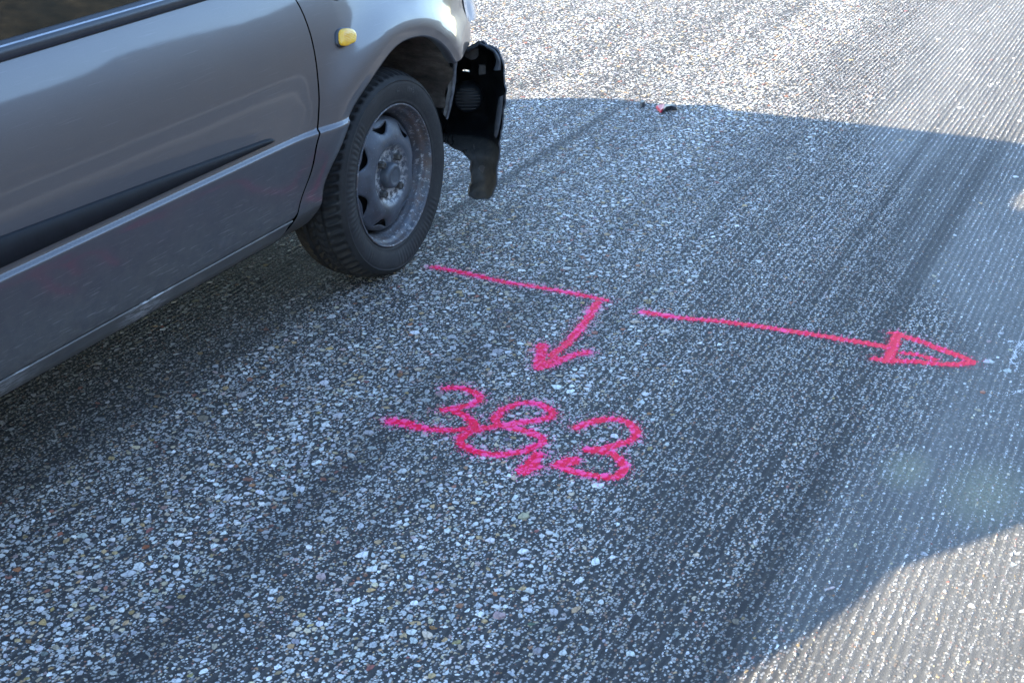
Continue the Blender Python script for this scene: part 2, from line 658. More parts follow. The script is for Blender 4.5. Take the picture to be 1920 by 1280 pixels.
m = M("dry_grass_bank")
c = m.ramp(m.noise(2.6, 10, 0.78), [(0.30, (0.015, 0.017, 0.011)), (0.46, (0.055, 0.048, 0.034)), (0.56, (0.13, 0.108, 0.074)), (0.68, (0.34, 0.29, 0.20))])
c2 = m.ramp(m.noise(14, 6, 0.8, scl=(1, 1, 0.35)), [(0.3, 0.45), (0.7, 1.0)])
m.color(m.mix(1.0, c, c2, 'MULTIPLY'))
m.set(Roughness=0.95)
m.bump(m.noise(9, 8, 0.75), 0.25, 0.9)
MAT_BANK = m.m

# ------------------------------------------------------------------ setting: ground, road, bank
GAP = 0.0165                       # milling groove spacing


_ph = lambda y: 2 * pi * y / GAP + 1.6 * (vnoise(np.asarray(y) * 21.0 + 40, np.zeros_like(y) + 3.3) - 0.5) * 2


def zone_f(x, y):
    yb = np.interp(x, [-3, -1.29, -0.87, -0.34, 0.43, 2.4, 4.0, 6], [-1.22, -1.10, -1.02, -0.94, -0.82, -0.48, -0.42, -0.40])
    w = 0.16 * (fbm(np.asarray(x) * 1.1 + 5, np.asarray(y) * 3.0 + 8, 3) - 0.5) * 2
    return sstep(0.36, -0.28, y - yb + w)


def dust_f(x, y):
    yd = np.interp(x, [-3, -1.3, -0.5, 0.2, 0.9, 1.8, 3.0, 6], [-1.36, -1.34, -1.33, -1.28, -1.08, -0.84, -0.66, -0.55])
    w = 0.14 * (fbm(np.asarray(x) * 1.3 + 2, np.asarray(y) * 5.0 + 4, 3) - 0.5) * 2
    return sstep(0.10, -0.12, y - yd + w)


def track_shade_f(x, y):
    """bitumen smears left by the drum, dark lanes along the road, plus painted contact shade by the sill"""
    x = np.asarray(x, float)
    y = np.asarray(y, float)
    t = np.zeros(np.broadcast(x, y).shape)
    for yc, w, a, se in ((-1.235, 0.045, 0.9, 1.0), (-1.10, 0.050, 0.75, 2.0), (-0.42, 0.06, 0.7, 3.0), (0.115, 0.032, 0.9, 4.0), (0.22, 0.02, 0.8, 5.0), (-0.02, 0.018, 0.6, 6.0), (-0.78, 0.03, 0.5, 7.0), (-1.72, 0.05, 0.35, 8.0), (-1.00, 0.022, 0.8, 9.0), (-0.60, 0.025, 0.6, 10.0), (-1.16, 0.016, 0.9, 12.0)):
        c = yc + 0.03 * (vnoise(x * 0.8 + se * 3.7, np.zeros_like(x) + se) - 0.5) * 2
        m_ = np.exp(-((y - c) / w) ** 2) * sstep(0.25, 0.65, fbm(x * 0.9 + se * 11, y * 22.0 + se, 3) + 0.12)
        t = np.maximum(t, a * m_)
    t = np.maximum(t, 1.0 * np.exp(-(np.maximum(np.abs(y - 0.30) - 0.17, 0) / 0.07) ** 2) * sstep(0.30, 0.0, x) * (0.75 + 0.5 * (fbm(x * 2.0 + 70, y * 20.0, 3) - 0.5)))  # the car's contact shade under and beside the sill, painted into the road
    t = np.maximum(t, 0.35 * sstep(0.60, 0.72, fbm(x * 0.6 + 31, y * 5.0 + 5, 3)))
    return t * (0.25 + 0.75 * sstep(2.3, 1.3, x)) * np.interp(y, [-1.75, -1.5], [0.3, 1.0])


def ridge(x, y):
    """height of the milled surface"""
    x = np.asarray(x, float)
    y = np.asarray(y, float)
    wav = 0.0022 * (vnoise(x * 3.0 + 11, y * 2.0 + 7) - 0.5)
    z = zone_f(x, y)
    amp = (0.0006 + 0.0006 * z * np.interp(y, [-1.5, -1.2], [0.4, 1.0])) * (0.55 + 0.9 * vnoise(x * 9.0 + 3, y * 45.0)) * np.interp(y, [-1.6, -1.3], [0.35, 1.0])
    prof = np.cos(_ph(y + wav))
    prof = np.where(prof > 0, prof, prof * 0.8)
    return amp * prof + 0.0012 * (fbm(x * 5, y * 14, 3) - 0.5)


RX0, RX1, RY0, RY1 = -2.3, 5.4, -2.5, 3.0
ys = np.arange(RY0, RY1, 0.0033)
xs = np.concatenate([np.arange(RX0, 1.0, 0.035), np.arange(1.0, RX1, 0.07)])
XX, YY = np.meshgrid(xs, ys, indexing='ij')
ZZ = ridge(XX, YY)
G = np.stack([XX, YY, ZZ], -1)
V, F = gridmesh(G)
me = raw_mesh("milled_road", V, F.astype(np.int32), True)
zn = zone_f(V[:, 0], V[:, 1])
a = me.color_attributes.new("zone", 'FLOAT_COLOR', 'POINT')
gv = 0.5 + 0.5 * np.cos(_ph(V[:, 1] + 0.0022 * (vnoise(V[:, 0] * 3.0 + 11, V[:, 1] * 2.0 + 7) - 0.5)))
a.data.foreach_set("color", np.stack([dust_f(V[:, 0], V[:, 1]), gv, track_shade_f(V[:, 0], V[:, 1]), np.ones_like(zn)], 1).ravel())
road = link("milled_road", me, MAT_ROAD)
road['kind'] = 'structure'

lane = part("old_road", [(-60, -5.7, -0.008), (120, -5.7, -0.008), (120, -2.95, -0.008), (-60, -2.95, -0.008)], [(0, 1, 2, 3)], MAT_OLD)
lane['kind'] = 'structure'
eline = part("edge_line", [(-60, -5.35, -0.004), (120, -5.35, -0.004), (120, -5.22, -0.004), (-60, -5.22, -0.004)], [(0, 1, 2, 3)], MAT_LINE)
eline['kind'] = 'structure'

gx = np.array([-400, -120, -40, -14, -6, RX0 + .05, RX1 - .05, 9, 20, 60, 150, 400.])
gy = np.array([-400, -120, -40, -20, -9, -6.2, RY0 + .05, RY1 - .05, 6, 12, 40, 120, 400.])
V, F = [], []
for i, x in enumerate(gx):
    for j, y in enumerate(gy):
        V.append((x, y, -0.012))
nj = len(gy)
for i in range(len(gx) - 1):
    for j in range(nj - 1):
        F.append((i * nj + j, (i + 1) * nj + j, (i + 1) * nj + j + 1, i * nj + j + 1))
ground = part("ground", V, F, MAT_FAR)
ground['kind'] = 'structure'

# dry grass bank beyond the near side of the road (mirrored in the door and window)
bx = np.linspace(-40, 60, 160)
by = np.linspace(-6.0, -26, 60)
BX, BY = np.meshgrid(bx, by, indexing='ij')
t = (-6.0 - BY)
BZ = -0.05 + 6.0 * sstep(0.2, 7.5, t) ** 0.9 + 1.6 * (fbm(BX * 0.8, BY * 0.9, 4) - 0.4) * sstep(4, 8, t) + 0.55 * (fbm(BX * 0.5, BY * 0.5, 5) - 0.5) * sstep(0, 2, t) + 2.2 * sstep(8, 18, t) * fbm(BX * 0.35, BY * 0.2, 5)
V, F = gridmesh(np.stack([BX, BY, BZ], -1)[:, ::-1])
bank = part("grass_bank", V, F, MAT_BANK)
bank['kind'] = 'structure'

# ------------------------------------------------------------------ stones cut flush in the road
yy = np.arange(RY0, RY1, 0.0004)
pp = np.cos(_ph(yy))
CREST = yy[1:-1][(pp[1:-1] > pp[:-2]) & (pp[1:-1] >= pp[2:])]


def seen(x, y, mg=170):
    px, py = proj(np.stack([x, y, np.zeros_like(x)], -1))
    return (px > -mg) & (px < 1920 + mg) & (py > -mg) & (py < 1280 + mg)


PAL = [((0.56, 0.56, 0.55), 0.36), ((0.46, 0.46, 0.455), 0.22), ((0.66, 0.655, 0.63), 0.14), ((0.33, 0.33, 0.33), 0.09),
       ((0.48, 0.40, 0.28), 0.13), ((0.40, 0.27, 0.13), 0.06), ((0.30, 0.12, 0.075), 0.035), ((0.42, 0.31, 0.28), 0.03), ((0.16, 0.16, 0.16), 0.02)]
PALC = np.array([p[0] for p in PAL])
PALW = np.array([p[1] for p in PAL])
PALW /= PALW.sum()

CELL = 0.02
hashg = {}
ST = []                            # x, y, r


def try_add(x, y, r, pack):
    ci, cj = int(x / CELL + 1000), int(y / CELL + 1000)
    for i in (ci - 1, ci, ci + 1):
        for j in (cj - 1, cj, cj + 1):
            for (a, b, c) in hashg.get((i, j), ()):
                d = (r + c) * pack
                if (a - x) ** 2 + (b - y) ** 2 < d * d:
                    return False
    hashg.setdefault((ci, cj), []).append((x, y, r))
    ST.append((x, y, r))
    return True


def scatter(n, rlo, rhi, power, xmax, keep, pack):
    x = rng.uniform(-2.1, xmax, n)
    y = rng.uniform(-2.3, 2.6, n)
    ok = seen(x, y)
    x, y = x[ok], y[ok]
    k = keep(x, y)
    ok = rng.random(len(x)) < k
    x, y = x[ok], y[ok]
    r = rlo + (rhi - rlo) * rng.random(len(x)) ** power
    for q in np.argsort(-r):
        try_add(float(x[q]), float(y[q]), float(r[q]), pack)


def groove_keep(x, y, lo):
    g = 0.5 + 0.5 * np.cos(_ph(y))
    return lo + (1 - lo) * g


def clump(x, y):
    return 0.55 + 0.9 * sstep(0.35, 0.65, fbm(x * 2.3 + 3, y * 5.5 + 1, 4))


def streaks(x, y):
    # lanes where the drum tore the stones out: long dark bands along the travel direction; sparser in the painted sill shade too
    s = fbm(x * 0.35 + 2, y * 9.0 + 6, 3)
    t = fbm(x * 0.6 + 9, y * 26.0 + 2, 2)
    return (1 - 0.85 * track_shade_f(x, y)) * (0.35 + 0.65 * sstep(0.30, 0.50, s)) * (0.45 + 0.55 * sstep(0.28, 0.45, t))


zinv = lambda x, y: (1 - zone_f(x, y)) ** 2.3
AREA = 7.0 * 4.9
scatter(int(AREA * 460), 0.0078, 0.0140, 2.4, 4.9, lambda x, y: (0.10 + 0.9 * zinv(x, y)) * streaks(x, y), 0.92)
scatter(int(AREA * 11500), 0.0040, 0.0086, 1.25, 4.9, lambda x, y: zinv(x, y) * np.minimum(clump(x, y) + 0.2, 1) * streaks(x, y) * groove_keep(x, y, 0.30), 0.76)
scatter(int(AREA * 15000), 0.0018, 0.0038, 1.0, 1.8, lambda x, y: (0.05 + 0.95 * zinv(x, y)) * groove_keep(x, y, 0.30), 0.78)
# specks standing in lines on the ridges
for yc in CREST:
    if yc > -0.2:
        continue
    n = 3400
    x = rng.uniform(-2.1, 4.9, n)
    y = np.full(n, yc) + rng.normal(0, 0.0011, n)
    zz = zone_f(x, y)
    ok = seen(x, y)
    dens = 2.9 * np.sqrt(zz) * (1 - 0.5 * track_shade_f(x, y)) * (0.10 + 0.90 * sstep(0.38, 0.60, fbm(x * 6.0 + yc * 90, y * 30.0, 3))) * (0.45 + 1.1 * vnoise(np.full(n, yc * 77.0), x * 1.3)) * np.interp(y, [-2.2, -1.5, -1.1, -0.6], [0.14, 0.30, 0.85, 0.9])
    ok &= rng.random(n) < dens
    for a, b in zip(x[ok], y[ok]):
        try_add(float(a), float(b), float(0.0016 + 0.0036 * rng.random() ** 1.8), 0.58)

ST = np.array(ST)
order = np.argsort(-ST[:, 2])
ST = ST[order]
NS = len(ST)
ci = rng.choice(len(PAL), NS, p=PALW)
SCOL = PALC[ci] * rng.uniform(0.62, 1.22, (NS, 1)) + rng.normal(0, 0.012, (NS, 3))
SCOL = np.clip(SCOL * 1.17 * (1 - 0.66 * track_shade_f(ST[:, 0], ST[:, 1]))[:, None] * (0.82 + 0.36 * fbm(ST[:, 0] * 3 + 1, ST[:, 1] * 6 + 9, 3))[:, None], 0.03, 0.82)  # stones darkened in the lanes and in the painted sill shade
SANG = rng.uniform(0, 2 * pi, NS)
zst = zone_f(ST[:, 0], ST[:, 1])
SASP = np.where(rng.random(NS) < 0.35, rng.uniform(0.45, 0.7, NS), rng.uniform(0.68, 1.0, NS))
isl = (zst > 0.45) & (ST[:, 2] < 0.0053)
SANG = np.where(isl, rng.normal(0, 0.30, NS), SANG)
SASP = np.where(isl, SASP * 0.72, SASP)
SH = np.clip(ST[:, 2] * 0.16, 0.0004, 0.0012) * rng.uniform(0.5, 1.3, NS)
SZ = ridge(ST[:, 0], ST[:, 1]) - rng.uniform(0, 0.0009, NS) * (ST[:, 2] > 0.0038)


def stone_rings(idx, n):
    k = len(idx)
    th = (np.arange(n)[None, :] + rng.uniform(-0.42, 0.42, (k, n))) * 2 * pi / n
    rad = ST[idx, 2][:, None] * rng.uniform(0.62, 1.22, (k, n))
    lx, ly = np.cos(th) * rad, np.sin(th) * rad * SASP[idx][:, None]
    c, s = np.cos(SANG[idx])[:, None], np.sin(SANG[idx])[:, None]
    return lx * c - ly * s, lx * s + ly * c


def stones_big(idx, n=7):
    dx, dy = stone_rings(idx, n)
    k = len(idx)
    V = np.zeros((k, 2 * n, 3))
    tx, ty = rng.normal(0, 0.05, (k, 1)), rng.normal(0, 0.05, (k, 1))
    V[:, :n, 0] = dx
    V[:, :n, 1] = dy
    V[:, :n, 2] = -0.0015
    V[:, n:, 0] = dx * 0.90
    V[:, n:, 1] = dy * 0.90
    V[:, n:, 2] = SH[idx][:, None] + dx * tx + dy * ty
    V += np.stack([ST[idx, 0], ST[idx, 1], SZ[idx]], -1)[:, None, :]
    tri = [(n, n + i, n + i + 1) for i in range(1, n - 1)]
    for i in range(n):
        j = (i + 1) % n
        tri += [(i, j, n + j), (i, n + j, n + i)]
    T = np.array(tri)[None] + (np.arange(k) * 2 * n)[:, None, None]
    return V.reshape(-1, 3), T.reshape(-1, 3), 2 * n


def stones_small(idx, n=5):
    dx, dy = stone_rings(idx, n)
    k = len(idx)
    V = np.zeros((k, n + 1, 3))
    V[:, :n, 0] = dx
    V[:, :n, 1] = dy
    V[:, :n, 2] = -0.0003
    V[:, n, 2] = SH[idx] + 0.0003
    V += np.stack([ST[idx, 0], ST[idx, 1], SZ[idx]], -1)[:, None, :]
    tri = [(i, (i + 1) % n, n) for i in range(n)]
    T = np.array(tri)[None] + (np.arange(k) * (n + 1))[:, None, None]
    return V.reshape(-1, 3), T.reshape(-1, 3), n + 1


# the 300 that show largest become objects of their own
px, py = proj(np.stack([ST[:, 0], ST[:, 1], np.zeros(NS)], -1))
dist = np.linalg.norm(np.stack([ST[:, 0], ST[:, 1], np.zeros(NS)], -1) - CAM_C, axis=1)
showsz = np.where((px > 0) & (px < 1920) & (py > 0) & (py < 1280), ST[:, 2] / dist, 0)
ax0 = -0.02
hid = (ST[:, 1] > 0.06) & (ST[:, 0] < 0.45)
showsz[hid] = 0
top = np.argsort(-showsz)[:300]
istop = np.zeros(NS, bool)
istop[top] = True


def stone_mesh(name, V, T, cols, per):
    me = raw_mesh(name, V, T.astype(np.int32), False)
    a = me.color_attributes.new("stonecol", 'FLOAT_COLOR', 'POINT')
    c = np.repeat(np.hstack([cols, np.ones((len(cols), 1))]), per, axis=0)
    a.data.foreach_set("color", c.ravel())
    return me


for i in top:
    V, T, per = stones_big(np.array([i]), 8)
    b = np.array([ST[i, 0], ST[i, 1], SZ[i]])
    me = stone_mesh("stone", V - b, T, SCOL[i:i + 1], per)
    o = link("stone", me, MAT_STONE, road)
    o.location = b
rest = ~istop
bigi = np.where(rest & (ST[:, 2] > 0.0038))[0]
smi = np.where(rest & (ST[:, 2] <= 0.0038))[0]
Va, Ta, pa = stones_big(bigi, 7)
Vb, Tb, pb = stones_small(smi, 5)
me = raw_mesh("stone_chips", np.vstack([Va, Vb]), np.vstack([Ta, Tb + len(Va)]).astype(np.int32), False)
a = me.color_attributes.new("stonecol", 'FLOAT_COLOR', 'POINT')
cc = np.vstack([np.repeat(SCOL[bigi], pa, 0), np.repeat(SCOL[smi], pb, 0)])
a.data.foreach_set("color", np.hstack([cc, np.ones((len(cc), 1))]).ravel())
chips = link("stone_chips", me, MAT_STONE, road)
chips['kind'] = 'stuff'
print("stones", NS, "tris", len(Ta) + len(Tb))

# ------------------------------------------------------------------ sprayed markings draped over the stones
PG = 0.0018


def gp(px, py):
    d = fw + (px - 960) / 2585.4 * CR - (py - 640) / 2585.4 * CU
    t = -CAM_C[2] / d[2]
    return (CAM_C + t * d)[:2]


def drape(name, strokes, parent, mat, colors=True, soft=0.012, cover=1.0):
    """strokes: list of (polyline on the ground, width)"""
    allp = np.vstack([s[0] for s in strokes])
    lo, hi = allp.min(0) - 0.06, allp.max(0) + 0.06
    gx, gy = np.arange(lo[0], hi[0], PG), np.arange(lo[1], hi[1], PG)
    X, Y = np.meshgrid(gx, gy, indexing='ij')
    D = np.full(X.shape, 1e9)
    for P, w in strokes:
        D = np.minimum(D, polydist(P, X, Y, closed=False) - w / 2)
    ragged = 0.006 * (fbm(X * 110, Y * 110, 3) - 0.5) * 2
    E = D + ragged
    # stone raster
    Hs = ridge(X, Y)
    TopF = np.zeros(X.shape)
    near = np.where((ST[:, 0] > lo[0] - .01) & (ST[:, 0] < hi[0] + .01) & (ST[:, 1] > lo[1] - .01) & (ST[:, 1] < hi[1] + .01))[0]
    for i in near:
        x, y, r = ST[i]
        i0, i1 = int((x - r * 1.1 - lo[0]) / PG), int((x + r * 1.1 - lo[0]) / PG) + 2
        j0, j1 = int((y - r * 1.1 - lo[1]) / PG), int((y + r * 1.1 - lo[1]) / PG) + 2
        i0, j0 = max(i0, 0), max(j0, 0)
        if i1 <= i0 or j1 <= j0 or i0 >= X.shape[0] or j0 >= X.shape[1]:
            continue
        dx, dy = X[i0:i1, j0:j1] - x, Y[i0:i1, j0:j1] - y
        c, s = cos(SANG[i]), sin(SANG[i])
        u, v = dx * c + dy * s, (-dx * s + dy * c) / SASP[i]
        msk = np.hypot(u, v) < r * 1.03
        sub = Hs[i0:i1, j0:j1]
        Hs[i0:i1, j0:j1] = np.where(msk, np.maximum(sub, SZ[i] + SH[i] * 1.05 + r * 0.03), sub)
        TopF[i0:i1, j0:j1] = np.where(msk, 1.0, TopF[i0:i1, j0:j1])
    prob = np.where(E < -0.002, cover, cover * np.where(TopF > 0.5, 0.85, 0.45) * np.exp(-np.maximum(E + 0.002, 0) / (soft * np.where(TopF > 0.5, 1.5, 0.9)) * 1.9))
    on = rng.random(X.shape) < prob
    on &= D < 0.03
    Z = Hs + 0.0006
    # cells
    cell = on[:-1, :-1]
    idx = np.arange(X.size).reshape(X.shape)
    F = np.stack([idx[:-1, :-1], idx[1:, :-1], idx[1:, 1:], idx[:-1, 1:]], -1)[cell]
    used, inv = np.unique(F, return_inverse=True)
    F = inv.reshape(-1, 4)
    V = np.stack([X.ravel()[used], Y.ravel()[used], Z.ravel()[used]], -1)
    off = world_loc(parent) if parent is not None else np.zeros(3)
    me = raw_mesh(name, V - off, F.astype(np.int32), False)
    if colors:
        tf = TopF.ravel()[used][:, None]
        thick = np.clip(-D.ravel()[used] / 0.012, 0, 1)[:, None]
        nz = rng.uniform(0, 1, (len(used), 1))
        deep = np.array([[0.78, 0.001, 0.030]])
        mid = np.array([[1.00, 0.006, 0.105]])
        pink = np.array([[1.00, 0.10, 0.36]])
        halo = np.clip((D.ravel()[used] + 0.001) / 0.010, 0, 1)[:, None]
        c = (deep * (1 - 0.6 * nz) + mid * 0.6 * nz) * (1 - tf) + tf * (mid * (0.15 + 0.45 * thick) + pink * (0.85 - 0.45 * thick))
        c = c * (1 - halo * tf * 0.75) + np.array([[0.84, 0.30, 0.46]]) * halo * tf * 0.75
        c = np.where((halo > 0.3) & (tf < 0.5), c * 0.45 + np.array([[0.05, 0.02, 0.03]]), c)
        a = me.color_attributes.new("paintcol", 'FLOAT_COLOR', 'POINT')
        a.data.foreach_set("color", np.hstack([c, np.ones((len(c), 1))]).ravel())
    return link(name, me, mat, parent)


def stroke(pts, w, smooth=True):
    P = np.array([gp(*p) for p in pts])
    if smooth and len(P) > 2:
        P = spline(P, 6)
    return (P, w)


PX = lambda pts, ox, oy, s: [(ox + x / s, oy + y / s) for x, y in pts]
# crop scale 2.909 from (700,480)
c4 = lambda *pts: PX(pts, 700, 480, 2.909)
c5 = lambda *pts: PX(pts, 1320, 400, 3.2)

a0 = gp(1000, 600)
bent = thing("spray_arrow", "hooked red spray-paint arrow on the road starting beside the front wheel", "arrow marking", (a0[0], a0[1], 0))
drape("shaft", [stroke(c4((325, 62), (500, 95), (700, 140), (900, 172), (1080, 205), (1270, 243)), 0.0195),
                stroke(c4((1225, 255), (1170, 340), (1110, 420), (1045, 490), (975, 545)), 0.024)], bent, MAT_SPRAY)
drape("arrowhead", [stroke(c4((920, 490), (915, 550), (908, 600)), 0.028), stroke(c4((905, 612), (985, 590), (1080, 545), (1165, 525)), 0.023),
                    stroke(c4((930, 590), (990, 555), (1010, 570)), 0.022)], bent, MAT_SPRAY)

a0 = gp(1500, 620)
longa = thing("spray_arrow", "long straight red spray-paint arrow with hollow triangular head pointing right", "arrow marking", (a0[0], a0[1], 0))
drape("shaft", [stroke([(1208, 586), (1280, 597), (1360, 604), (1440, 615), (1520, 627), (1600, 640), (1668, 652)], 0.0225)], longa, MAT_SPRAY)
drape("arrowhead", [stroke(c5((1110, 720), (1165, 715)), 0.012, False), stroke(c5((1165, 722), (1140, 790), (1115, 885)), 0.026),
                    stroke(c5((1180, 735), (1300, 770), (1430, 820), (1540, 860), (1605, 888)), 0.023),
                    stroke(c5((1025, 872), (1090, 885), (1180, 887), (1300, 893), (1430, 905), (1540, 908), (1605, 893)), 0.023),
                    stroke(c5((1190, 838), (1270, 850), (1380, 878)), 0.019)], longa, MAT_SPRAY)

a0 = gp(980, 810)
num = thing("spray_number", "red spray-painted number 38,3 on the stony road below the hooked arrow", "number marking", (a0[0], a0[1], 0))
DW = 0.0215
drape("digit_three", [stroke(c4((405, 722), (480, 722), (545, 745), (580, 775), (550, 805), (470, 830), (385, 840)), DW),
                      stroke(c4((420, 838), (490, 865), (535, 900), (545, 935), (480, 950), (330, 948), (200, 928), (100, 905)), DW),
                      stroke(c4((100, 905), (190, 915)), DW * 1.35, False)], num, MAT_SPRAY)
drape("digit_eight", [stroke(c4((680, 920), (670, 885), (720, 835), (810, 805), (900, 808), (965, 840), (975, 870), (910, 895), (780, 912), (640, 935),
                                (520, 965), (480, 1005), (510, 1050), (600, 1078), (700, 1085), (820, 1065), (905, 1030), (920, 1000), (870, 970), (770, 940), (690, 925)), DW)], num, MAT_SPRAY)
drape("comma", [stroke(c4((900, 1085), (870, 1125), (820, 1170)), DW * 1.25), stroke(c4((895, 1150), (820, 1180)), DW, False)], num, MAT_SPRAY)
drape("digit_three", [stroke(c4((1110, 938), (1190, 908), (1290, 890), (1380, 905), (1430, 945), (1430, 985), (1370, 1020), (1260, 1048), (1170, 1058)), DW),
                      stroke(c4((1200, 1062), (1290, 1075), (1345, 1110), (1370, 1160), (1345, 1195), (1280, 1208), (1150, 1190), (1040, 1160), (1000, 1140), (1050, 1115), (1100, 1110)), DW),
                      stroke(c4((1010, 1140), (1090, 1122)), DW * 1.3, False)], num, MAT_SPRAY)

chalk = drape("chalk_mark", [stroke([(1893, 640), (1908, 641), (1921, 641)], 0.006), stroke([(1921, 640), (1906, 655), (1905, 668), (1897, 673)], 0.008),
                             stroke([(1897, 673), (1897, 682), (1910, 681)], 0.006, False)], None, MAT_CHALK, False, 0.006, 0.60)
tag(chalk, "faint white chalk hook on the grey ridged road right of the long red arrow's tip", "chalk marking")
chalk = drape("chalk_mark", [stroke([(1858, 733), (1872, 738), (1900, 737), (1925, 731)], 0.005)], None, MAT_CHALK, False, 0.006, 0.55)
tag(chalk, "thin flat chalk line on the grey road below the chalk hook at the right edge", "chalk marking")

# ------------------------------------------------------------------ debris
def lump(pts, z0, z1, seed):
    rg = np.random.default_rng(seed)
    P = np.asarray(pts, float)
    n = len(P)
    c = P.mean(0)
    V = [(*p, z0) for p in P] + [(*(c + (p - c) * 0.8), z1 * rg.uniform(0.75, 1.1)) for p in P]
    F = [tuple(range(n))[::-1], tuple(range(n, 2 * n))] + [(i, (i + 1) % n, n + (i + 1) % n, n + i) for i in range(n)]
    return np.array(V), F


c = gp(1240, 206)
shard = thing("plastic_shard", "small red and black broken plastic shard lying at the shadow's edge", "debris", (c[0], c[1], 0))
P = np.array([gp(*q) for q in [(1229, 203), (1245, 200), (1249, 206), (1242, 212), (1238, 213)]])
V, F = lump(P, 0.002, 0.012, 1)
part("red_lens_piece", V, F, MAT_RED, shard, False)
P = np.array([gp(*q) for q in [(1246, 201), (1260, 202), (1271, 205), (1270, 208), (1258, 206), (1247, 209), (1240, 215)]])
V, F = lump(P, 0.002, 0.016, 2)
part("black_rim_piece", V, F, MAT_TRIM, shard, False)
P = np.array([gp(*q) for q in [(1200, 199), (1203, 202), (1209, 201.5), (1210, 197), (1205, 195.5), (1201, 196)]])
V, F = lump(P, 0.001, 0.020, 3)
frag = part("plastic_fragment", V - np.array([P.mean(0)[0], P.mean(0)[1], 0]), F, MAT_TRIM, None, False)
frag.location = (P.mean(0)[0], P.mean(0)[1], 0)
tag(frag, "tiny dark fragment on the road just left of the red plastic shard", "debris")

# ------------------------------------------------------------------ the car
CW = 1.62                          # car centreline is at y = CW / 2
BASE = np.array([-0.95, CW / 2, 0])
car = thing("car", "grey metallic hatchback with its torn-off front bumper end hanging beside the wheel", "car", tuple(BASE))

_z = np.array([0.225, 0.245, 0.270, 0.295, 0.31, 0.35, 0.40, 0.45, 0.480, 0.4915, 0.4932, 0.4990, 0.5008, 0.510, 0.53, 0.56, 0.585, 0.62, 0.65, 0.69, 0.73, 0.78, 0.82, 0.86, 0.90])
_y = np.array([0.078, 0.046, 0.020, 0.002, -0.006, -0.018, -0.029, -0.037, -0.0415, -0.0425, -0.0418, -0.0352, -0.0342, -0.0334, -0.0325, -0.0315, -0.0298, -0.0262, -0.0215, -0.013, -0.002, 0.0155, 0.0325, 0.053, 0.080])


def pchip(x, xp, fp):
    h = np.diff(xp)
    d = np.diff(fp) / h
    mm = np.zeros_like(fp)
    for i in range(1, len(xp) - 1):
        if d[i - 1] * d[i] > 0:
            w1, w2 = 2 * h[i] + h[i - 1], h[i] + 2 * h[i - 1]
            mm[i] = (w1 + w2) / (w1 / d[i - 1] + w2 / d[i])
    mm[0], mm[-1] = d[0], d[-1]
    x = np.asarray(x, float)
    i = np.clip(np.searchsorted(xp, x) - 1, 0, len(xp) - 2)
    t = (x - xp[i]) / h[i]
    return (fp[i] * (2 * t ** 3 - 3 * t ** 2 + 1) + h[i] * mm[i] * (t ** 3 - 2 * t ** 2 + t) + fp[i + 1] * (-2 * t ** 3 + 3 * t ** 2) + h[i] * mm[i + 1] * (t ** 3 - t ** 2))


def Sb(x, z):
    y = pchip(np.clip(z, 0.225, 0.90), _z, _y)
    return y + 1.05 * np.maximum(x - 0.24, 0) ** 2 + 6.0 * np.maximum(x - 0.46, 0) ** 2


def trace(pts, f, off=0.0):
    """where the sight lines through these picture points meet the body side y = f(x, z)"""
    pts = np.asarray(pts, float)
    d = fw + (pts[:, :1] - 960) / 2585.4 * CR - (pts[:, 1:2] - 640) / 2585.4 * CU
    y = np.full(len(pts), -0.02)
    for _ in range(25):
        t = (y - CAM_C[1]) / d[:, 1]
        P = CAM_C + t[:, None] * d
        y = 0.5 * y + 0.5 * (f(P[:, 0], P[:, 2]) + off)
    return P[:, [0, 2]]


_arch = trace([(600, 388), (606, 354), (625, 304), (649, 249), (659, 207), (682, 169), (711, 127), (737, 94), (759, 77), (781, 69), (802, 67), (824, 75), (842, 94), (851, 109), (856, 117)], lambda x, z: Sb(x, z) - 0.024 * sstep(0.34, 0.46, z))
print('arch', np.round(_arch, 3).tolist())
ARCH_OLD = spline([(-0.350, 0.262), (-0.362, 0.285), (-0.363, 0.308), (-0.347, 0.345), (-0.300, 0.397), (-0.240, 0.450), (-0.187, 0.499), (-0.135, 0.535), (-0.075, 0.567), (-0.007, 0.592),
               (0.050, 0.602), (0.107, 0.602), (0.162, 0.592), (0.221, 0.569), (0.269, 0.532), (0.296, 0.500), (0.312, 0.470)], 4)
_lo = [(_arch[0, 0] - 0.002, 0.252), (_arch[0, 0] - 0.004, 0.275)]
ARCH = spline(np.vstack([_lo, _arch]), 4)
WB = -2.265


def S(x, z):
    x = np.asarray(x, float)
    z = np.asarray(z, float)
    zz = z + 0.13 * np.clip(x + 0.22, 0, 1) * sstep(0.52, 0.62, z)
    y = pchip(np.clip(zz, 0.225, 0.90), _z, _y)
    y = y + 0.9 * np.maximum(zz - 0.90, 0)
    y = y + (1.05 * np.maximum(x - 0.24, 0) ** 2 + 4.0 * np.maximum(x - 0.46, 0) ** 2) * (1 - 0.55 * sstep(0.58, 0.72, z))
    y = y + 0.10 * np.maximum(-2.2 - x, 0) ** 2 * 6
    for ox in (0.0, WB):
        d = polydist(ARCH + np.array([ox, 0]), x, z, closed=False)
        flare = 0.026 * np.exp(-(np.maximum(d - 0.019, 0) / 0.075) ** 2) * sstep(0.34, 0.46, z)
        lip = 0.10 * np.maximum(0.0215 - d, 0) * sstep(0.36, 0.46, z)
        y = y - flare + lip
    return y


def Snorm(x, z, e=0.0015):
    dx = (S(x + e, z) - S(x - e, z)) / (2 * e)
    dz = (S(x, z + e) - S(x, z - e)) / (2 * e)
    n = np.stack([dx, -np.ones_like(dx), dz], -1)
    return n / np.linalg.norm(n, axis=1)[:, None]


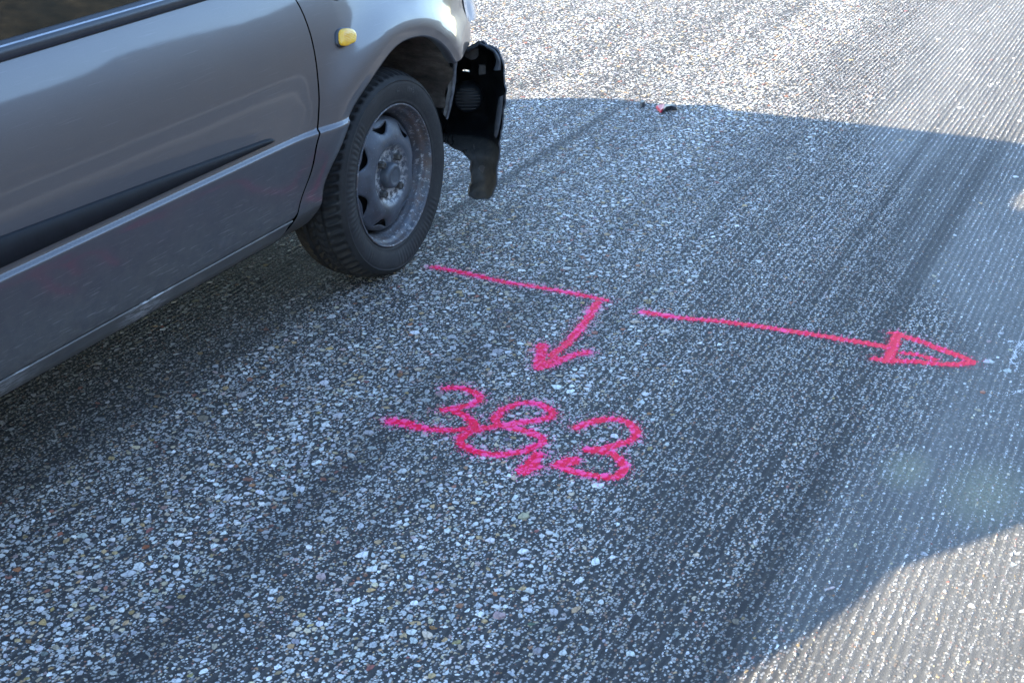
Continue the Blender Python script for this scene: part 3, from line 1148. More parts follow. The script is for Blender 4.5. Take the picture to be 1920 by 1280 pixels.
CREASE = (0.484, 0.4885, 0.4908, 0.4922, 0.4935, 0.4960, 0.4985, 0.4998, 0.5012, 0.5035, 0.507, 0.514, 0.522)


def mirror(V):
    V = np.array(V, float)
    V[:, 1] = CW - V[:, 1]
    return V


def panel(name, outline, mat, parent, step=0.014, depth=0.014, off=0.0, far=True, label=None, extra=None):
    """a pressed sheet panel on the body side: skin plus a turned-in edge"""
    ol = dense(outline, min(step * 0.7, 0.006), closed=True)
    P, T = fill(ol, step, (), CREASE, extra)
    x, z = P[:, 0], P[:, 1]
    y = S(x, z) + off
    N = Snorm(x, z)
    V = np.stack([x, y, z], -1)
    a, b, c = V[T[:, 0]], V[T[:, 1]], V[T[:, 2]]
    nn = np.cross(b - a, c - a)
    flip = nn[:, 1] > 0
    T[flip] = T[flip][:, ::-1]
    be = boundary_edges(T)
    k = len(V)
    cen = P.mean(0)
    ids = sorted({i for e in be for i in e})
    mp = {i: k + q for q, i in enumerate(ids)}
    mq = {i: k + len(ids) + q for q, i in enumerate(ids)}
    V1 = V[ids].copy()
    V2 = V[ids].copy()
    V2[:, 1] += depth
    Vn = np.vstack([V, V1, V2])
    Fc = [tuple(t) for t in T] + [(mp[b_], mp[a_], mq[a_], mq[b_]) for a_, b_ in be]
    Nn = np.vstack([N, N[ids] * 0.75 + np.array([0, 0, 0.0]), N[ids] * 0.75])
    Nn[k:] = 0
    e2 = {}
    for a_, b_ in be:
        d = V[b_] - V[a_]
        en = np.cross(d, np.array([0, -1.0, 0]))
        for i in (a_, b_):
            e2[i] = e2.get(i, 0) + en
    for q, i in enumerate(ids):
        v = e2[i] / (np.linalg.norm(e2[i]) + 1e-12)
        v = -v
        Nn[k + q] = v
        Nn[k + len(ids) + q] = v
    o = part(name, Vn, Fc, mat, parent, True, Nn)
    if label:
        o['label'] = label
    if far:
        Vm = mirror(Vn)
        Nm = Nn.copy()
        Nm[:, 1] *= -1
        part(name, Vm, [f[::-1] for f in Fc], mat, parent, True, Nm)
    return o


_gap = trace([(556, 0), (579, 51), (592, 105), (599, 169), (599, 211), (597, 240), (594, 278), (581, 333), (564, 380), (557, 407)], S)
print('gap', np.round(_gap, 3).tolist())
GAPL = spline(np.vstack([[(_gap[0, 0] - 0.032, 0.832)], _gap]), 5)
# fender
fo = [tuple(p) for p in GAPL]
_g = _gap[-1]
fo += [(_g[0] - 0.008, _g[1] - 0.02), (_g[0] - 0.020, 0.258), (_g[0] - 0.034, 0.236)]
_a = ARCH[0]
fo += [(_g[0] + 0.01, 0.230), (_a[0] - 0.05, 0.232), (_a[0] - 0.020, 0.240)]
fo += [tuple(p) for p in ARCH]
fo += [tuple(p) for p in trace([(861, 114), (870, 101), (880, 85), (881.5, 77)], S)]
fo += [(0.474, 0.535), (0.466, 0.575), (0.455, 0.615), (0.447, 0.655), (0.443, 0.685)]
print('fender front', np.round(fo[-9:], 3).tolist())
fo += [(0.44, 0.712), (0.36, 0.715), (0.20, 0.714), (0.0, 0.721), (-0.1, 0.732), (-0.2, 0.744), (-0.33, 0.787), (-0.38, 0.822)]
_ac = np.array([-0.02, 0.27])
_ad = dense(ARCH, 0.008)
_av = (_ad - _ac) / np.linalg.norm(_ad - _ac, axis=1)[:, None]
_ex = np.vstack([_ad + _av * d_ for d_ in (0.005, 0.010, 0.0155, 0.0195, 0.0212, 0.0232, 0.0265, 0.031)])
fender = panel("fender", fo, MAT_PAINT, car, extra=_ex[_ex[:, 1] > 0.525])
# rolled edge of the wheel opening
AR = np.array([p for p in ARCH])
y0 = S(AR[:, 0], AR[:, 1])
ctr = np.array([-0.02, 0.27])
dirn = (AR - ctr) / np.linalg.norm(AR - ctr, axis=1)[:, None]
G = np.stack([np.stack([AR[:, 0] - dirn[:, 0] * a, y0 + b, AR[:, 1] - dirn[:, 1] * a], -1) for a, b in ((0.0, -0.0005), (0.0025, 0.0005), (0.0045, 0.004), (0.004, 0.020), (0.0, 0.030))], 1)
part("wheel_arch_lip", *gridmesh(G[::-1]), MAT_PAINT, car)
part("wheel_arch_lip", mirror(gridmesh(G)[0]), gridmesh(G)[1], MAT_PAINT, car)

# door
BELT = 0.826
do = [tuple(p + np.array([-0.0048, 0])) for p in GAPL if 0.312 < p[1] < BELT]
do = [(do[0][0] - 0.004, BELT)] + do
do += [(_g[0] - 0.014, 0.3045), (-0.56, 0.3035), (-0.9, 0.3035), (-1.30, 0.3035), (-1.50, 0.3035), (-1.535, 0.34), (-1.545, 0.5), (-1.540, 0.7), (-1.52, BELT)]
door = panel("front_door", do, MAT_PAINT, car)
# quarter panel with rear wheel opening; unseen tail lowered to shape the cast shadow
AR2 = ARCH + np.array([WB, 0])
qo = [(-1.525, BELT), (-1.545, 0.7), (-1.5495, 0.5), (-1.539, 0.34), (-1.52, 0.298), (-1.55, 0.236), (-1.9, 0.236), (-2.24, 0.240)]
qo = [q for q in qo if q[0] > -2.6]
ar2 = [(WB - 0.345, 0.3)] 
qo = [(-2.0, 0.822), (-1.525, BELT), (-1.545, 0.7), (-1.5495, 0.5), (-1.539, 0.34), (-1.524, 0.298), (-1.53, 0.236), (-1.86, 0.236)]
qo += [(WB + 0.34 * cos(t), 0.29 + 0.315 * sin(t)) for t in np.linspace(0.12, pi - 0.12, 30)]
qo += [(-2.64, 0.25), (-2.70, 0.30), (-2.74, 0.45), (-2.72, 0.53), (-2.62, 0.61), (-2.50, 0.65), (-2.33, 0.692), (-2.19, 0.768)]
_S = S
quarter = panel("quarter_panel", qo, MAT_PAINT, car, step=0.03)

# sill
sx = np.linspace(-1.90, _g[0] - 0.0135, 40)
prof = [(0.2995, 0.030), (0.2990, 0.004), (0.2975, -0.0005), (0.294, 0.0015), (0.285, 0.010), (0.270, 0.0185), (0.255, 0.032), (0.243, 0.046), (0.235, 0.062), (0.232, 0.085), (0.234, 0.14)]
G = np.array([[(x - (0.2995 - z) * 0.32 * sstep(-0.75, -0.5, x), y, z) for z, y in prof] for x in sx])
o = part("sill", *gridmesh(G), MAT_SILL, car)
part("sill", mirror(gridmesh(G)[0]), [tuple(f[::-1]) for f in gridmesh(G)[1]], MAT_SILL, car)

# rub strip with pointed front end
top = spline([(-1.535, 0.573), (-1.307, 0.563), (-1.184, 0.557), (-0.902, 0.543), (-0.651, 0.529), (-0.570, 0.5245), (-0.545, 0.5215), (-0.536, 0.5180), (-0.533, 0.5140)], 5)
bot = spline([(-0.533, 0.5130), (-0.540, 0.5105), (-0.60, 0.5105), (-0.744, 0.5108), (-1.06, 0.511), (-1.535, 0.512)], 5)
xs_ = np.concatenate([np.arange(-1.535, -0.60, 0.02), np.linspace(-0.60, -0.5335, 22)])
zt_ = np.interp(xs_, top[:, 0], top[:, 1])
zb_ = np.interp(xs_, bot[::-1, 0], bot[::-1, 1])
rows = []
for x_, a_, b_ in zip(xs_, zb_, zt_):
    h_ = b_ - a_
    bv = min(0.0035, h_ * 0.35)
    row = []
    for v_, up_ in ((0, 0.0), (bv * 0.25, 0.55), (bv, 1.0), (h_ * 0.5, 1.08), (h_ - bv, 1.0), (h_ - bv * 0.25, 0.55), (h_, 0.0)):
        lift = 0.0075 * min(1.0, h_ / 0.012) ** 0.5
        row.append((x_, float(S(np.array([x_]), np.array([a_ + v_]))[0]) + 0.001 - (lift + 0.001) * up_, a_ + v_))
    rows.append(row)
V, F = gridmesh(np.array(rows))
part("rub_strip", V, F, MAT_RUB, car)
part("rub_strip", mirror(V), F[:, ::-1].copy(), MAT_RUB, car)

# belt weatherstrip and window
def sweep_x(prof, xs, yb):
    G = np.array([[(x, yb(x) + y, z) for y, z in prof] for x in xs])
    return gridmesh(G)


beltx = np.linspace(-1.52, -0.43, 50)
yb = lambda x: float(S(x, BELT))
wp = [(0.012, 0.8215), (-0.004, 0.8225), (-0.0075, 0.826), (-0.0065, 0.8385), (-0.002, 0.8455), (0.0035, 0.8468), (0.006, 0.8478), (0.008, 0.852), (0.014, 0.853), (0.018, 0.848)]
V, F = sweep_x(wp, beltx, yb)
wst = part("belt_weatherstrip", V, F, MAT_SEAL, car)
part("belt_weatherstrip", mirror(V), F[:, ::-1].copy(), MAT_SEAL, car)
lp = [(-0.0015, 0.8452), (0.0005, 0.8478), (0.0035, 0.8484), (0.0045, 0.8470)]
V, F = sweep_x(lp, beltx, yb)
part("trim_lip", V, F, MAT_STRIP, wst)

# cabin: side windows, windscreen, roof, rear window; unseen rear slope set for its shadow edge
ROOF_Z = 1.335
bx_ = np.array([-0.36, -0.43, -0.62, -0.9, -1.2, -1.5, -1.8, -2.05, -2.19, -2.33])
by_ = np.array([0.16, 0.095, 0.048, 0.048, 0.048, 0.048, 0.050, 0.05, 0.07, 0.16])
bz_ = np.array([0.80, 0.835, 0.848, 0.848, 0.848, 0.846, 0.836, 0.818, 0.778, 0.700])
tx_ = np.interp(np.arange(10), [0, 1, 2, 4, 6, 8, 9], [-1.10, -1.15, -1.20, -1.42, -1.70, -1.97, -2.05])
ty_ = np.array([0.30, 0.27, 0.25, 0.245, 0.245, 0.245, 0.25, 0.28, 0.32, 0.36])
vs = np.linspace(0, 1, 9)
G = np.zeros((10, 9, 3))
for i in range(10):
    for j, v in enumerate(vs):
        bulge = 0.025 * sin(pi * v)
        G[i, j] = (bx_[i] + (tx_[i] - bx_[i]) * v, by_[i] + (ty_[i] - by_[i]) * v - bulge, bz_[i] + (ROOF_Z - 0.02 - bz_[i]) * v)
V, F = gridmesh(G[2:8])
part("side_window", V, [tuple(f[::-1]) for f in F], MAT_GLASS, car)
part("side_window", mirror(V), [tuple(f) for f in F], MAT_GLASS, car)
for sl, nm in ((slice(0, 3), "windscreen_pillar"), (slice(7, 10), "rear_pillar")):
    V, F = gridmesh(G[sl])
    part(nm, V, [tuple(f[::-1]) for f in F], MAT_PAINT, car)
    part(nm, mirror(V), [tuple(f) for f in F], MAT_PAINT, car)
def across(i0, bow, top=ROOF_Z):
    us = np.linspace(0, 1, 15)
    A = np.zeros((15, 9, 3))
    for a, u in enumerate(us):
        for j in range(9):
            p = G[i0, j].copy()
            q = p.copy()
            q[1] = CW - q[1]
            A[a, j] = p + (q - p) * u
            A[a, j, 0] += bow * 4 * u * (1 - u)
            A[a, j, 2] += 0.02 * 4 * u * (1 - u) * vs[j]
    return gridmesh(A)
V, F = across(0, 0.06)
part("windscreen", V, [tuple(f) for f in F], MAT_GLASS, car)
V, F = across(9, -0.04)
part("rear_window", V, [tuple(f[::-1]) for f in F], MAT_GLASS, car)
us = np.linspace(0, 1, 15)
A = np.zeros((10, 15, 3))
for i in range(10):
    for a, u in enumerate(us):
        p = G[i, 8]
        A[i, a] = (p[0] + (0.06 if i == 0 else -0.04 if i == 9 else 0) * 4 * u * (1 - u), p[1] + (CW - 2 * p[1]) * u, p[2] + 0.02 * 4 * u * (1 - u) + 0.001)
part("roof", *gridmesh(A), MAT_PAINT, car)

# bonnet with a buckled leading edge; unseen far corner bent to shape the shadow
HX = np.linspace(-0.36, 0.60, 34)
us = np.linspace(0, 1, 40)
A = np.zeros((34, 40, 3))
for i, x in enumerate(HX):
    xf = min(x, 0.43)
    ze = float(np.interp(xf, [-0.36, -0.2, -0.1, 0.0, 0.2, 0.36, 0.43], [0.800, 0.745, 0.733, 0.722, 0.716, 0.716, 0.715]))
    ye = float(S(xf, ze - 0.002)) - 0.045 * float(sstep(0.0, 0.22, x))
    for a, u in enumerate(us):
        y = ye + (CW - 2 * ye) * u
        crown = 0.030 * (4 * u * (1 - u)) ** 0.6 * (1 - 0.6 * sstep(0.4, 0.6, x)) + 0.012 * (4 * u * (1 - u)) ** 0.25
        buck = 0.034 * math.exp(-((y - 1.20) / 0.055) ** 2) * sstep(0.42, 0.6, x) - 0.008 * math.exp(-((y - 1.34) / 0.06) ** 2) * sstep(0.42, 0.6, x)
        y = y + 0.24 * float(sstep(0.84, 1.0, u)) * float(sstep(0.25, 0.55, x))  # far corner pushed outwards only to extend the shadow on the road
        A[i, a] = (x - 0.012 * (2 * u - 1) ** 6 * sstep(0.3, 0.6, x), y, ze + crown + buck - 0.20 * sstep(0.90, 1.0, u) * sstep(0.22, 0.5, x))
part("bonnet", *gridmesh(A), MAT_PAINT, car)
# scuttle below the windscreen
V, F = box(-0.52, -0.33, 0.16, CW - 0.16, 0.74, 0.815)
part("scuttle", V, F, MAT_TRIM, car, False)
# tailgate / rear, kept low with the shadow-shaping tail
V = []
A = np.zeros((8, 12, 3))
for i, (x, z) in enumerate([(-2.33, 0.698), (-2.50, 0.650), (-2.62, 0.61), (-2.72, 0.54), (-2.75, 0.48), (-2.78, 0.42), (-2.76, 0.3), (-2.68, 0.24)]):
    for a, u in enumerate(np.linspace(0, 1, 12)):
        A[i, a] = (x - 0.05 * 4 * u * (1 - u), 0.06 + (CW - 0.12) * u, z)
part("tailgate", *gridmesh(A), MAT_PAINT, car)
# underside, engine bay and inner body keep daylight out of the gaps
V1 = box(-2.60, -0.44, 0.13, CW - 0.13, 0.237, 0.30)
V1b = box(-2.45, -0.40, 0.30, CW - 0.30, 0.165, 0.237)
V2 = box(-2.30, -0.46, 0.10, CW - 0.10, 0.30, 0.68)
V3 = box(-0.46, 0.44, 0.375, CW - 0.375, 0.19, 0.66)
V4 = box(0.44, 0.56, 0.20, CW - 0.20, 0.20, 0.62)
part("underbody", *join(V1, V1b, V2, V3, V4), MAT_DARK, car, False)
# dark backing behind the door joint
bk = [(-0.56, 0.30), (-0.40, 0.30), (-0.37, 0.40), (-0.30, 0.50), (-0.28, 0.62), (-0.30, 0.76), (-0.40, 0.80), (-0.50, 0.80)]
P, T = fill(dense(bk, 0.03, True), 0.03)
V = np.stack([P[:, 0], S(P[:, 0], P[:, 1]) + 0.020, P[:, 1]], -1)
part("door_jamb", V, T, MAT_DARK, car)

# wheel arch liner
th = np.linspace(radians(14), radians(166), 70)
_pa = np.arctan2(ARCH[:, 1] - 0.268, ARCH[:, 0])
_pr = np.hypot(ARCH[:, 1] - 0.268, ARCH[:, 0])
_o = np.argsort(_pa)
arch_r = lambda t: np.interp(t, _pa[_o], _pr[_o])
lw = np.concatenate([[-0.030], np.linspace(-0.012, 0.36, 13)])
A = np.zeros((70, 14, 3))
for i, t_ in enumerate(th):
    for j, w in enumerate(lw):
        rr = max(float(arch_r(t_)), 0.325) + 0.014 - 0.03 * (j / 13) ** 2 + 0.010 * (fbm(np.array(t_ * 5.0), np.array(w * 12.0), 3) - 0.5)
        A[i, j] = (min(rr * cos(t_), 0.335), w + (0.012 + 0.045 * float(sstep(0.60, 0.35, t_))) * (1 - j / 13) + 0.9 * max(rr * cos(t_) - 0.24, 0) ** 2, 0.268 + rr * sin(t_))
V1 = gridmesh(A)
us = np.linspace(0, 1, 6)
B = np.array([[(0.34 * rr * cos(t_), 0.36, 0.268 + 0.34 * rr * sin(t_)) for rr in np.linspace(0.02, 0.93, 6)] for t_ in th])
V2 = gridmesh(B)
V, F = join(V1, V2)
part("wheel_arch_liner", V, F, MAT_LINER, car)
part("wheel_arch_liner", mirror(V), [f[::-1] for f in F], MAT_LINER, car)
V, F = join((V1[0] + np.array([WB, 0, 0]), V1[1]), (V2[0] + np.array([WB, 0, 0]), V2[1]))
part("wheel_arch_liner", V, F, MAT_LINER, car)
part("wheel_arch_liner", mirror(V), [f[::-1] for f in F], MAT_LINER, car)

# ------------------------------------------------------------------ wheel
RT = 0.268
NT = 576


def tyre_mesh():
    half = [(0.1755, 0.012), (0.179, 0.004), (0.1835, 0.0005), (0.187, -0.0020), (0.1885, -0.0028), (0.190, -0.0024), (0.196, -0.0048), (0.204, -0.0070), (0.213, -0.0085), (0.222, -0.0092), (0.230, -0.0088), (0.2365, -0.0074),
            (0.2395, -0.0062), (0.2402, -0.0072), (0.2418, -0.0068), (0.2425, -0.0050), (0.2475, -0.0020), (0.2520, 0.0028), (0.2550, 0.0075), (0.2575, 0.0120), (0.2597, 0.0170), (0.2617, 0.0220), (0.2637, 0.0275), (0.2652, 0.034), (0.2662, 0.040), (0.2668, 0.0455),
            (0.2672, 0.0480), (0.2674, 0.0495), (0.2675, 0.0530), (0.2676, 0.0545), (0.2678, 0.060), (0.268, 0.0660), (0.268, 0.0720), (0.268, 0.0735)]
    half = np.array(half)
    other = half[::-1].copy()
    other[:, 1] = 0.156 - other[:, 1]
    prof = np.vstack([half, [(0.268, 0.0770)], [(0.268, 0.0790)], other])
    th = np.linspace(0, 2 * pi, NT, endpoint=False)
    R = np.repeat(prof[None, :, 0], NT, 0)
    Y = np.repeat(prof[None, :, 1], NT, 0)
    yc = np.abs(Y - 0.078)
    side = np.sign(Y - 0.078)
    NB = 64
    # lateral shoulder grooves, slanted, alternate long and short
    ph = (th[:, None] * NB / (2 * pi) + side * (0.078 - yc) * 0.0 + (yc - 0.05) * 14.0 * 1.0)
    fr = ph - np.floor(ph)
    lat = sstep(0.35, 0.25, np.abs(fr - 0.5)) * sstep(0.034, 0.040, yc) * sstep(0.0745, 0.0665, yc) * (R > 0.245)
    sip = sstep(0.10, 0.05, np.abs((fr * 2) % 1 - 0.0)) * 0.0
    cir = sstep(0.0060, 0.0042, np.abs(yc - 0.0265))
    cen = sstep(0.0022, 0.0015, yc) * 0.7
    ph2 = th[:, None] * NB / (2 * pi) - (yc) * 30
    fr2 = ph2 - np.floor(ph2)
    lat2 = sstep(0.16, 0.10, np.abs(fr2 - 0.5)) * sstep(0.024, 0.020, yc) * 0.9
    dep = 0.0068 * np.maximum.reduce([lat, cir, cen, lat2])
    R = R - dep
    # fine radial ribs moulded on part of the sidewall
    rib = sstep(0.2015, 0.205, R) * sstep(0.2335, 0.230, R) * (Y < 0.02)
    a = (np.degrees(th)[:, None]) % 360
    sec = sstep(128, 133, a) * sstep(232, 227, a) + sstep(262, 267, a) * sstep(330, 325, a)
    Y = Y - rib * sec * 0.0011 * (0.5 + 0.5 * np.sign(np.sin(np.radians(a) * 105)))
    G = np.stack([R * np.cos(th)[:, None], Y, R * np.sin(th)[:, None]], -1)
    # contact patch
    low = np.maximum(-(G[:, :, 2]) - (RT - 0.0055), 0)
    G[:, :, 2] += low
    bul = sstep(0.19, 0.262, -G[:, :, 2]) * sstep(0.10, 0.03, np.abs(G[:, :, 0])) * 0.006
    G[:, :, 1] += np.where(Y < 0.078, -bul, bul) * sstep(0.03, 0.06, yc)
    return gridmesh(G, wrap_u=True)


RPROF = [(0.1760, 0.0180), (0.1790, 0.0060), (0.1820, 0.0030), (0.1832, 0.0005), (0.1830, -0.0018), (0.1815, -0.0032), (0.1795, -0.0030), (0.1778, -0.0010), (0.1765, 0.0030), (0.1750, 0.0090), (0.1725, 0.0130),
         (0.1690, 0.0150), (0.1660, 0.0190), (0.1635, 0.0260), (0.1615, 0.0330), (0.1585, 0.0370), (0.1560, 0.0420), (0.1545, 0.0550), (0.1530, 0.0800), (0.150, 0.120), (0.170, 0.150)]
DP = np.array([(0.026, 0.024), (0.034, 0.0235), (0.042, 0.0240), (0.056, 0.0245), (0.066, 0.0215), (0.074, 0.0130), (0.082, 0.0085), (0.092, 0.0075), (0.102, 0.0090), (0.112, 0.0130), (0.122, 0.0185), (0.132, 0.0245),
               (0.1405, 0.0305), (0.1450, 0.0360), (0.1475, 0.0430), (0.1485, 0.0540), (0.149, 0.066)])


def disc_mesh():
    NH = 7
    ang0 = radians(44.5)
    NR, NA = 0, 0
    # outline polygon in plan; holes as horned crescents
    def hole(a):
        pts = []
        for t in np.linspace(-1, 1, 13):
            pts.append((0.1385 - 0.0095 * math.cos(t * pi / 2) ** 1.2 - 0.0010, a + t * radians(14.5)))
        for t in np.linspace(1, -1, 15):
            rr = 0.1365 - 0.0250 * (1 - abs(t) ** 2.2)
            pts.append((rr, a + t * radians(14.5) * (1.0 - 0.06 * (1 - t * t))))
        return np.array([(r * cos(q), r * sin(q)) for r, q in pts[:-1]])
    hs = [hole(ang0 + k * 2 * pi / NH) for k in range(NH)]
    rim_ = np.array([(0.1490 * cos(t), 0.1490 * sin(t)) for t in np.linspace(0, 2 * pi, 128, endpoint=False)])
    P, T = fill(rim_, 0.0045, hs)
    r = np.hypot(P[:, 0], P[:, 1])
    y = np.interp(r, DP[:, 0], DP[:, 1])
    # pressed-in dish towards every hole
    a = np.arctan2(P[:, 1], P[:, 0])
    q = np.abs(((a - ang0) / (2 * pi / NH) + 0.5) % 1 - 0.5)
    y += 0.0045 * sstep(0.36, 0.05, q) * sstep(0.088, 0.118, r) * sstep(0.149, 0.138, r)
    # raised pads round the nuts
    qn = np.abs(((a - pi / 4) / (pi / 2) + 0.5) % 1 - 0.5)
    y -= 0.0035 * sstep(0.24, 0.10, qn) * sstep(0.038, 0.046, r) * sstep(0.070, 0.062, r)
    V = np.stack([P[:, 0], y, P[:, 1]], -1)
    nn = np.cross(V[T[:, 1]] - V[T[:, 0]], V[T[:, 2]] - V[T[:, 0]])
    T[nn[:, 1] > 0] = T[nn[:, 1] > 0][:, ::-1]
    be = boundary_edges(T)
    ids = sorted({i for e in be for i in e})
    mp = {i: len(V) + k for k, i in enumerate(ids)}
    V2 = V[ids].copy()
    V2[:, 1] += 0.0035
    F = [tuple(t) for t in T] + [(b, a_, mp[a_], mp[b]) for a_, b in be]
    return np.vstack([V, V2]), F


def nut_mesh():
    pts = []
    n = 6
    lv = [(0.0125, 0.006), (0.0115, 0.004), (0.0098, 0.0030), (0.0096, -0.0105), (0.0085, -0.0125), (0.0055, -0.0128)]
    V, F = [], []
    for r, y in lv:
        for k in range(n):
            V.append((r * cos(k * pi / 3 + .3), y, r * sin(k * pi / 3 + .3)))
    for l in range(len(lv) - 1):
        for k in range(n):
            j = (k + 1) % n
            F.append((l * n + k, l * n + j, (l + 1) * n + j, (l + 1) * n + k))
    V += [(r * cos(k * pi / 3 + .3), -0.010, r * sin(k * pi / 3 + .3)) for r in (0.0052,) for k in range(n)]
    b = len(lv) * n
    F += [((len(lv) - 1) * n + k, (len(lv) - 1) * n + (k + 1) % n, b + (k + 1) % n, b + k) for k in range(n)]
    F.append(tuple(range(b, b + n)))
    return np.array(V), F


def letters(text, size, r, a_mid, y):
    cu = bpy.data.curves.new("tmp", 'FONT')
    cu.body = text
    cu.size = size
    cu.align_x = 'CENTER'
    cu.extrude = 0.0010
    ob = bpy.data.objects.new("tmp", cu)
    COL.objects.link(ob)
    dg = bpy.context.evaluated_depsgraph_get()
    me = bpy.data.meshes.new_from_object(ob.evaluated_get(dg))
    V = np.array([tuple(v.co) for v in me.vertices])
    F = [tuple(p.vertices) for p in me.polygons]
    bpy.data.objects.remove(ob)
    bpy.data.curves.remove(cu)
    ang = a_mid - V[:, 0] / r
    rr = r + V[:, 1]
    return np.stack([rr * np.cos(ang), y - V[:, 2], rr * np.sin(ang)], -1), F


RIMV = join(revolve(RPROF, 144), disc_mesh())
TYV, TYF = tyre_mesh()
wheel = part("wheel", RIMV[0], RIMV[1], MAT_RIM, None)
wheel.parent = car
wheel.location = Vector((0, 0, RT)) - Vector(BASE)
wheel['label'] = "scuffed grey steel front wheel with winter tyre"


def wpart(name, V, F, mat, smooth=True):
    return link(name, raw_mesh(name, V, F, smooth), mat, wheel)


wpart("tyre", TYV, TYF.astype(np.int32), MAT_TYRE)
cap = [(0.0335, 0.026), (0.0332, 0.012), (0.0322, 0.0065), (0.0300, 0.0020), (0.0262, -0.0005), (0.0215, -0.0012), (0.0205, -0.0002), (0.014, 0.0000), (0.0004, 0.0000)]
wpart("hub_cap", *revolve(cap, 48), MAT_CAP)
nv, nf = nut_mesh()
nme = raw_mesh("wheel_nut", nv, nf, False)
for k in range(4):
    o = link("wheel_nut", nme, MAT_NUT, wheel)
    a_ = pi / 4 + k * pi / 2
    o.location = (0.054 * cos(a_), 0.0165, 0.054 * sin(a_))
drum = [(0.001, 0.045), (0.10, 0.045), (0.135, 0.060), (0.140, 0.10), (0.10, 0.12)]
wpart("brake_drum", *revolve(drum, 40), MAT_DARK)
V, F = letters("M+S", 0.0200, 0.2145, radians(68), -0.0085)
V2, F2 = letters("\u25b3", 0.013, 0.2150, radians(84), -0.0085)
tri = []
lv, lf = join((V, F))
wpart("sidewall_lettering", lv, lf, MAT_LETTER, False)
tv = np.array([(-0.007, 0.0), (0.007, 0.0), (0.0, 0.0125), (-0.0042, 0.0018), (0.0042, 0.0018), (0.0, 0.0092)])
V3 = []
for lay in (0.0, 0.0010):
    for x_, h_ in tv:
        an = radians(84) - x_ / 0.2145
        V3.append(((0.2145 + h_) * cos(an), -0.0085 - lay, (0.2145 + h_) * sin(an)))
F3 = []
for i in range(3):
    j = (i + 1) % 3
    F3 += [(6 + i, 6 + j, 9 + j, 9 + i), (i, j, 6 + j, 6 + i), (3 + j, 3 + i, 9 + i, 9 + j)]
wpart("sidewall_emblem", V3, F3, MAT_LETTER, False)


def copy_wheel(x, far):
    w = wheel.copy()
    COL.objects.link(w)
    del w['label']
    w.location = Vector((x, CW if far else 0, RT)) - Vector(BASE)
    if far:
        w.rotation_euler = (0, 0, pi)
    for ch in list(wheel.children):
        c_ = ch.copy()
        COL.objects.link(c_)
        c_.parent = w


copy_wheel(WB, False)
copy_wheel(WB, True)
copy_wheel(0.0, True)

# ------------------------------------------------------------------ side indicator
ic = np.array([-0.1885, 0.660])


_ol = trace([(636.5, 72), (636.8, 62), (641, 56), (649, 53.5), (658, 54.5), (664, 60), (665.5, 69), (663.5, 78), (656, 82.5), (648, 86.5), (641, 86), (637.5, 80)], lambda x, z: S(x, z) - 0.008)
_q = np.vstack([_ol[-2:], _ol, _ol[:3]])
_q = spline(_q, 6)
IND = _q[12:-13]
ic = IND.mean(0)


def pad(name, a, b, lift, mat, parent, rings, base=0.0):
    L = []
    for k, (sc_, up) in enumerate(rings):
        P = ic + (IND - ic) * a * sc_ + np.array([b, 0])
        L.append(np.stack([P[:, 0], S(P[:, 0], P[:, 1]) - base - lift * up, P[:, 1]], -1))
    G = np.stack(L, 1)
    V, F = gridmesh(G, wrap_u=True)
    F = [tuple(f) for f in F]
    F.append(tuple(range(len(rings) - 1, len(V), len(rings))))
    return part(name, V, F, mat, parent)


bez = pad("side_indicator", 1.10, -0.0025, 0.005, MAT_SEAL, car, [(1.0, 0.0), (1.0, 0.7), (0.96, 1.0), (0.8, 1.0)])
bez['label'] = "amber side indicator in black surround"
pad("lens", 1.0, 0.0005, 0.012, MAT_AMBER, bez, [(1.0, 0.0), (1.0, 0.45), (0.97, 0.72), (0.88, 0.90), (0.70, 0.98), (0.35, 1.0), (0.05, 1.0)], base=0.004)

# ------------------------------------------------------------------ headlight corner and nose
hl = []
for i, x in enumerate(np.linspace(0.436, 0.600, 14)):
    row = []
    for j, z in enumerate(np.linspace(0.560, 0.680, 8)):
        xx = x + 0.02 * (0.68 - z)
        y = float(S(min(xx, 0.47), min(z, 0.66))) + 0.9 * max(xx - 0.50, 0) ** 1.3 * 1.0 - 0.003
        row.append((xx, y + 0.006 * (1 - 4 * (j / 7) * (1 - j / 7)), z))
    hl.append(row)
hl = np.array(hl)
lens = part("headlight", *gridmesh(hl), MAT_LENS, car)
G = hl.copy()
G[:, :, 1] += 0.10
part("housing", *join(gridmesh(G), gridmesh(np.stack([hl[:, 0], G[:, 0]], 1)), gridmesh(np.stack([hl[-1], G[-1]], 1))), MAT_DARK, lens)
V, F = box(0.52, 0.60, 0.22, CW - 0.22, 0.55, 0.675)
part("grille", V, F, MAT_TRIM, car, False)

# front flange of the fender / liner edge seen beside the tyre
def fan_strip(pts_a, pts_b):
    G = np.stack([np.array(pts_a), np.array(pts_b)], 1)
    return gridmesh(G)


def on_plane(px, py, n, d):
    r = fw + (px - 960) / 2585.4 * CR - (py - 640) / 2585.4 * CU
    n = np.array(n, float)
    t_ = (d - CAM_C @ n) / (r @ n)
    return CAM_C + t_ * r


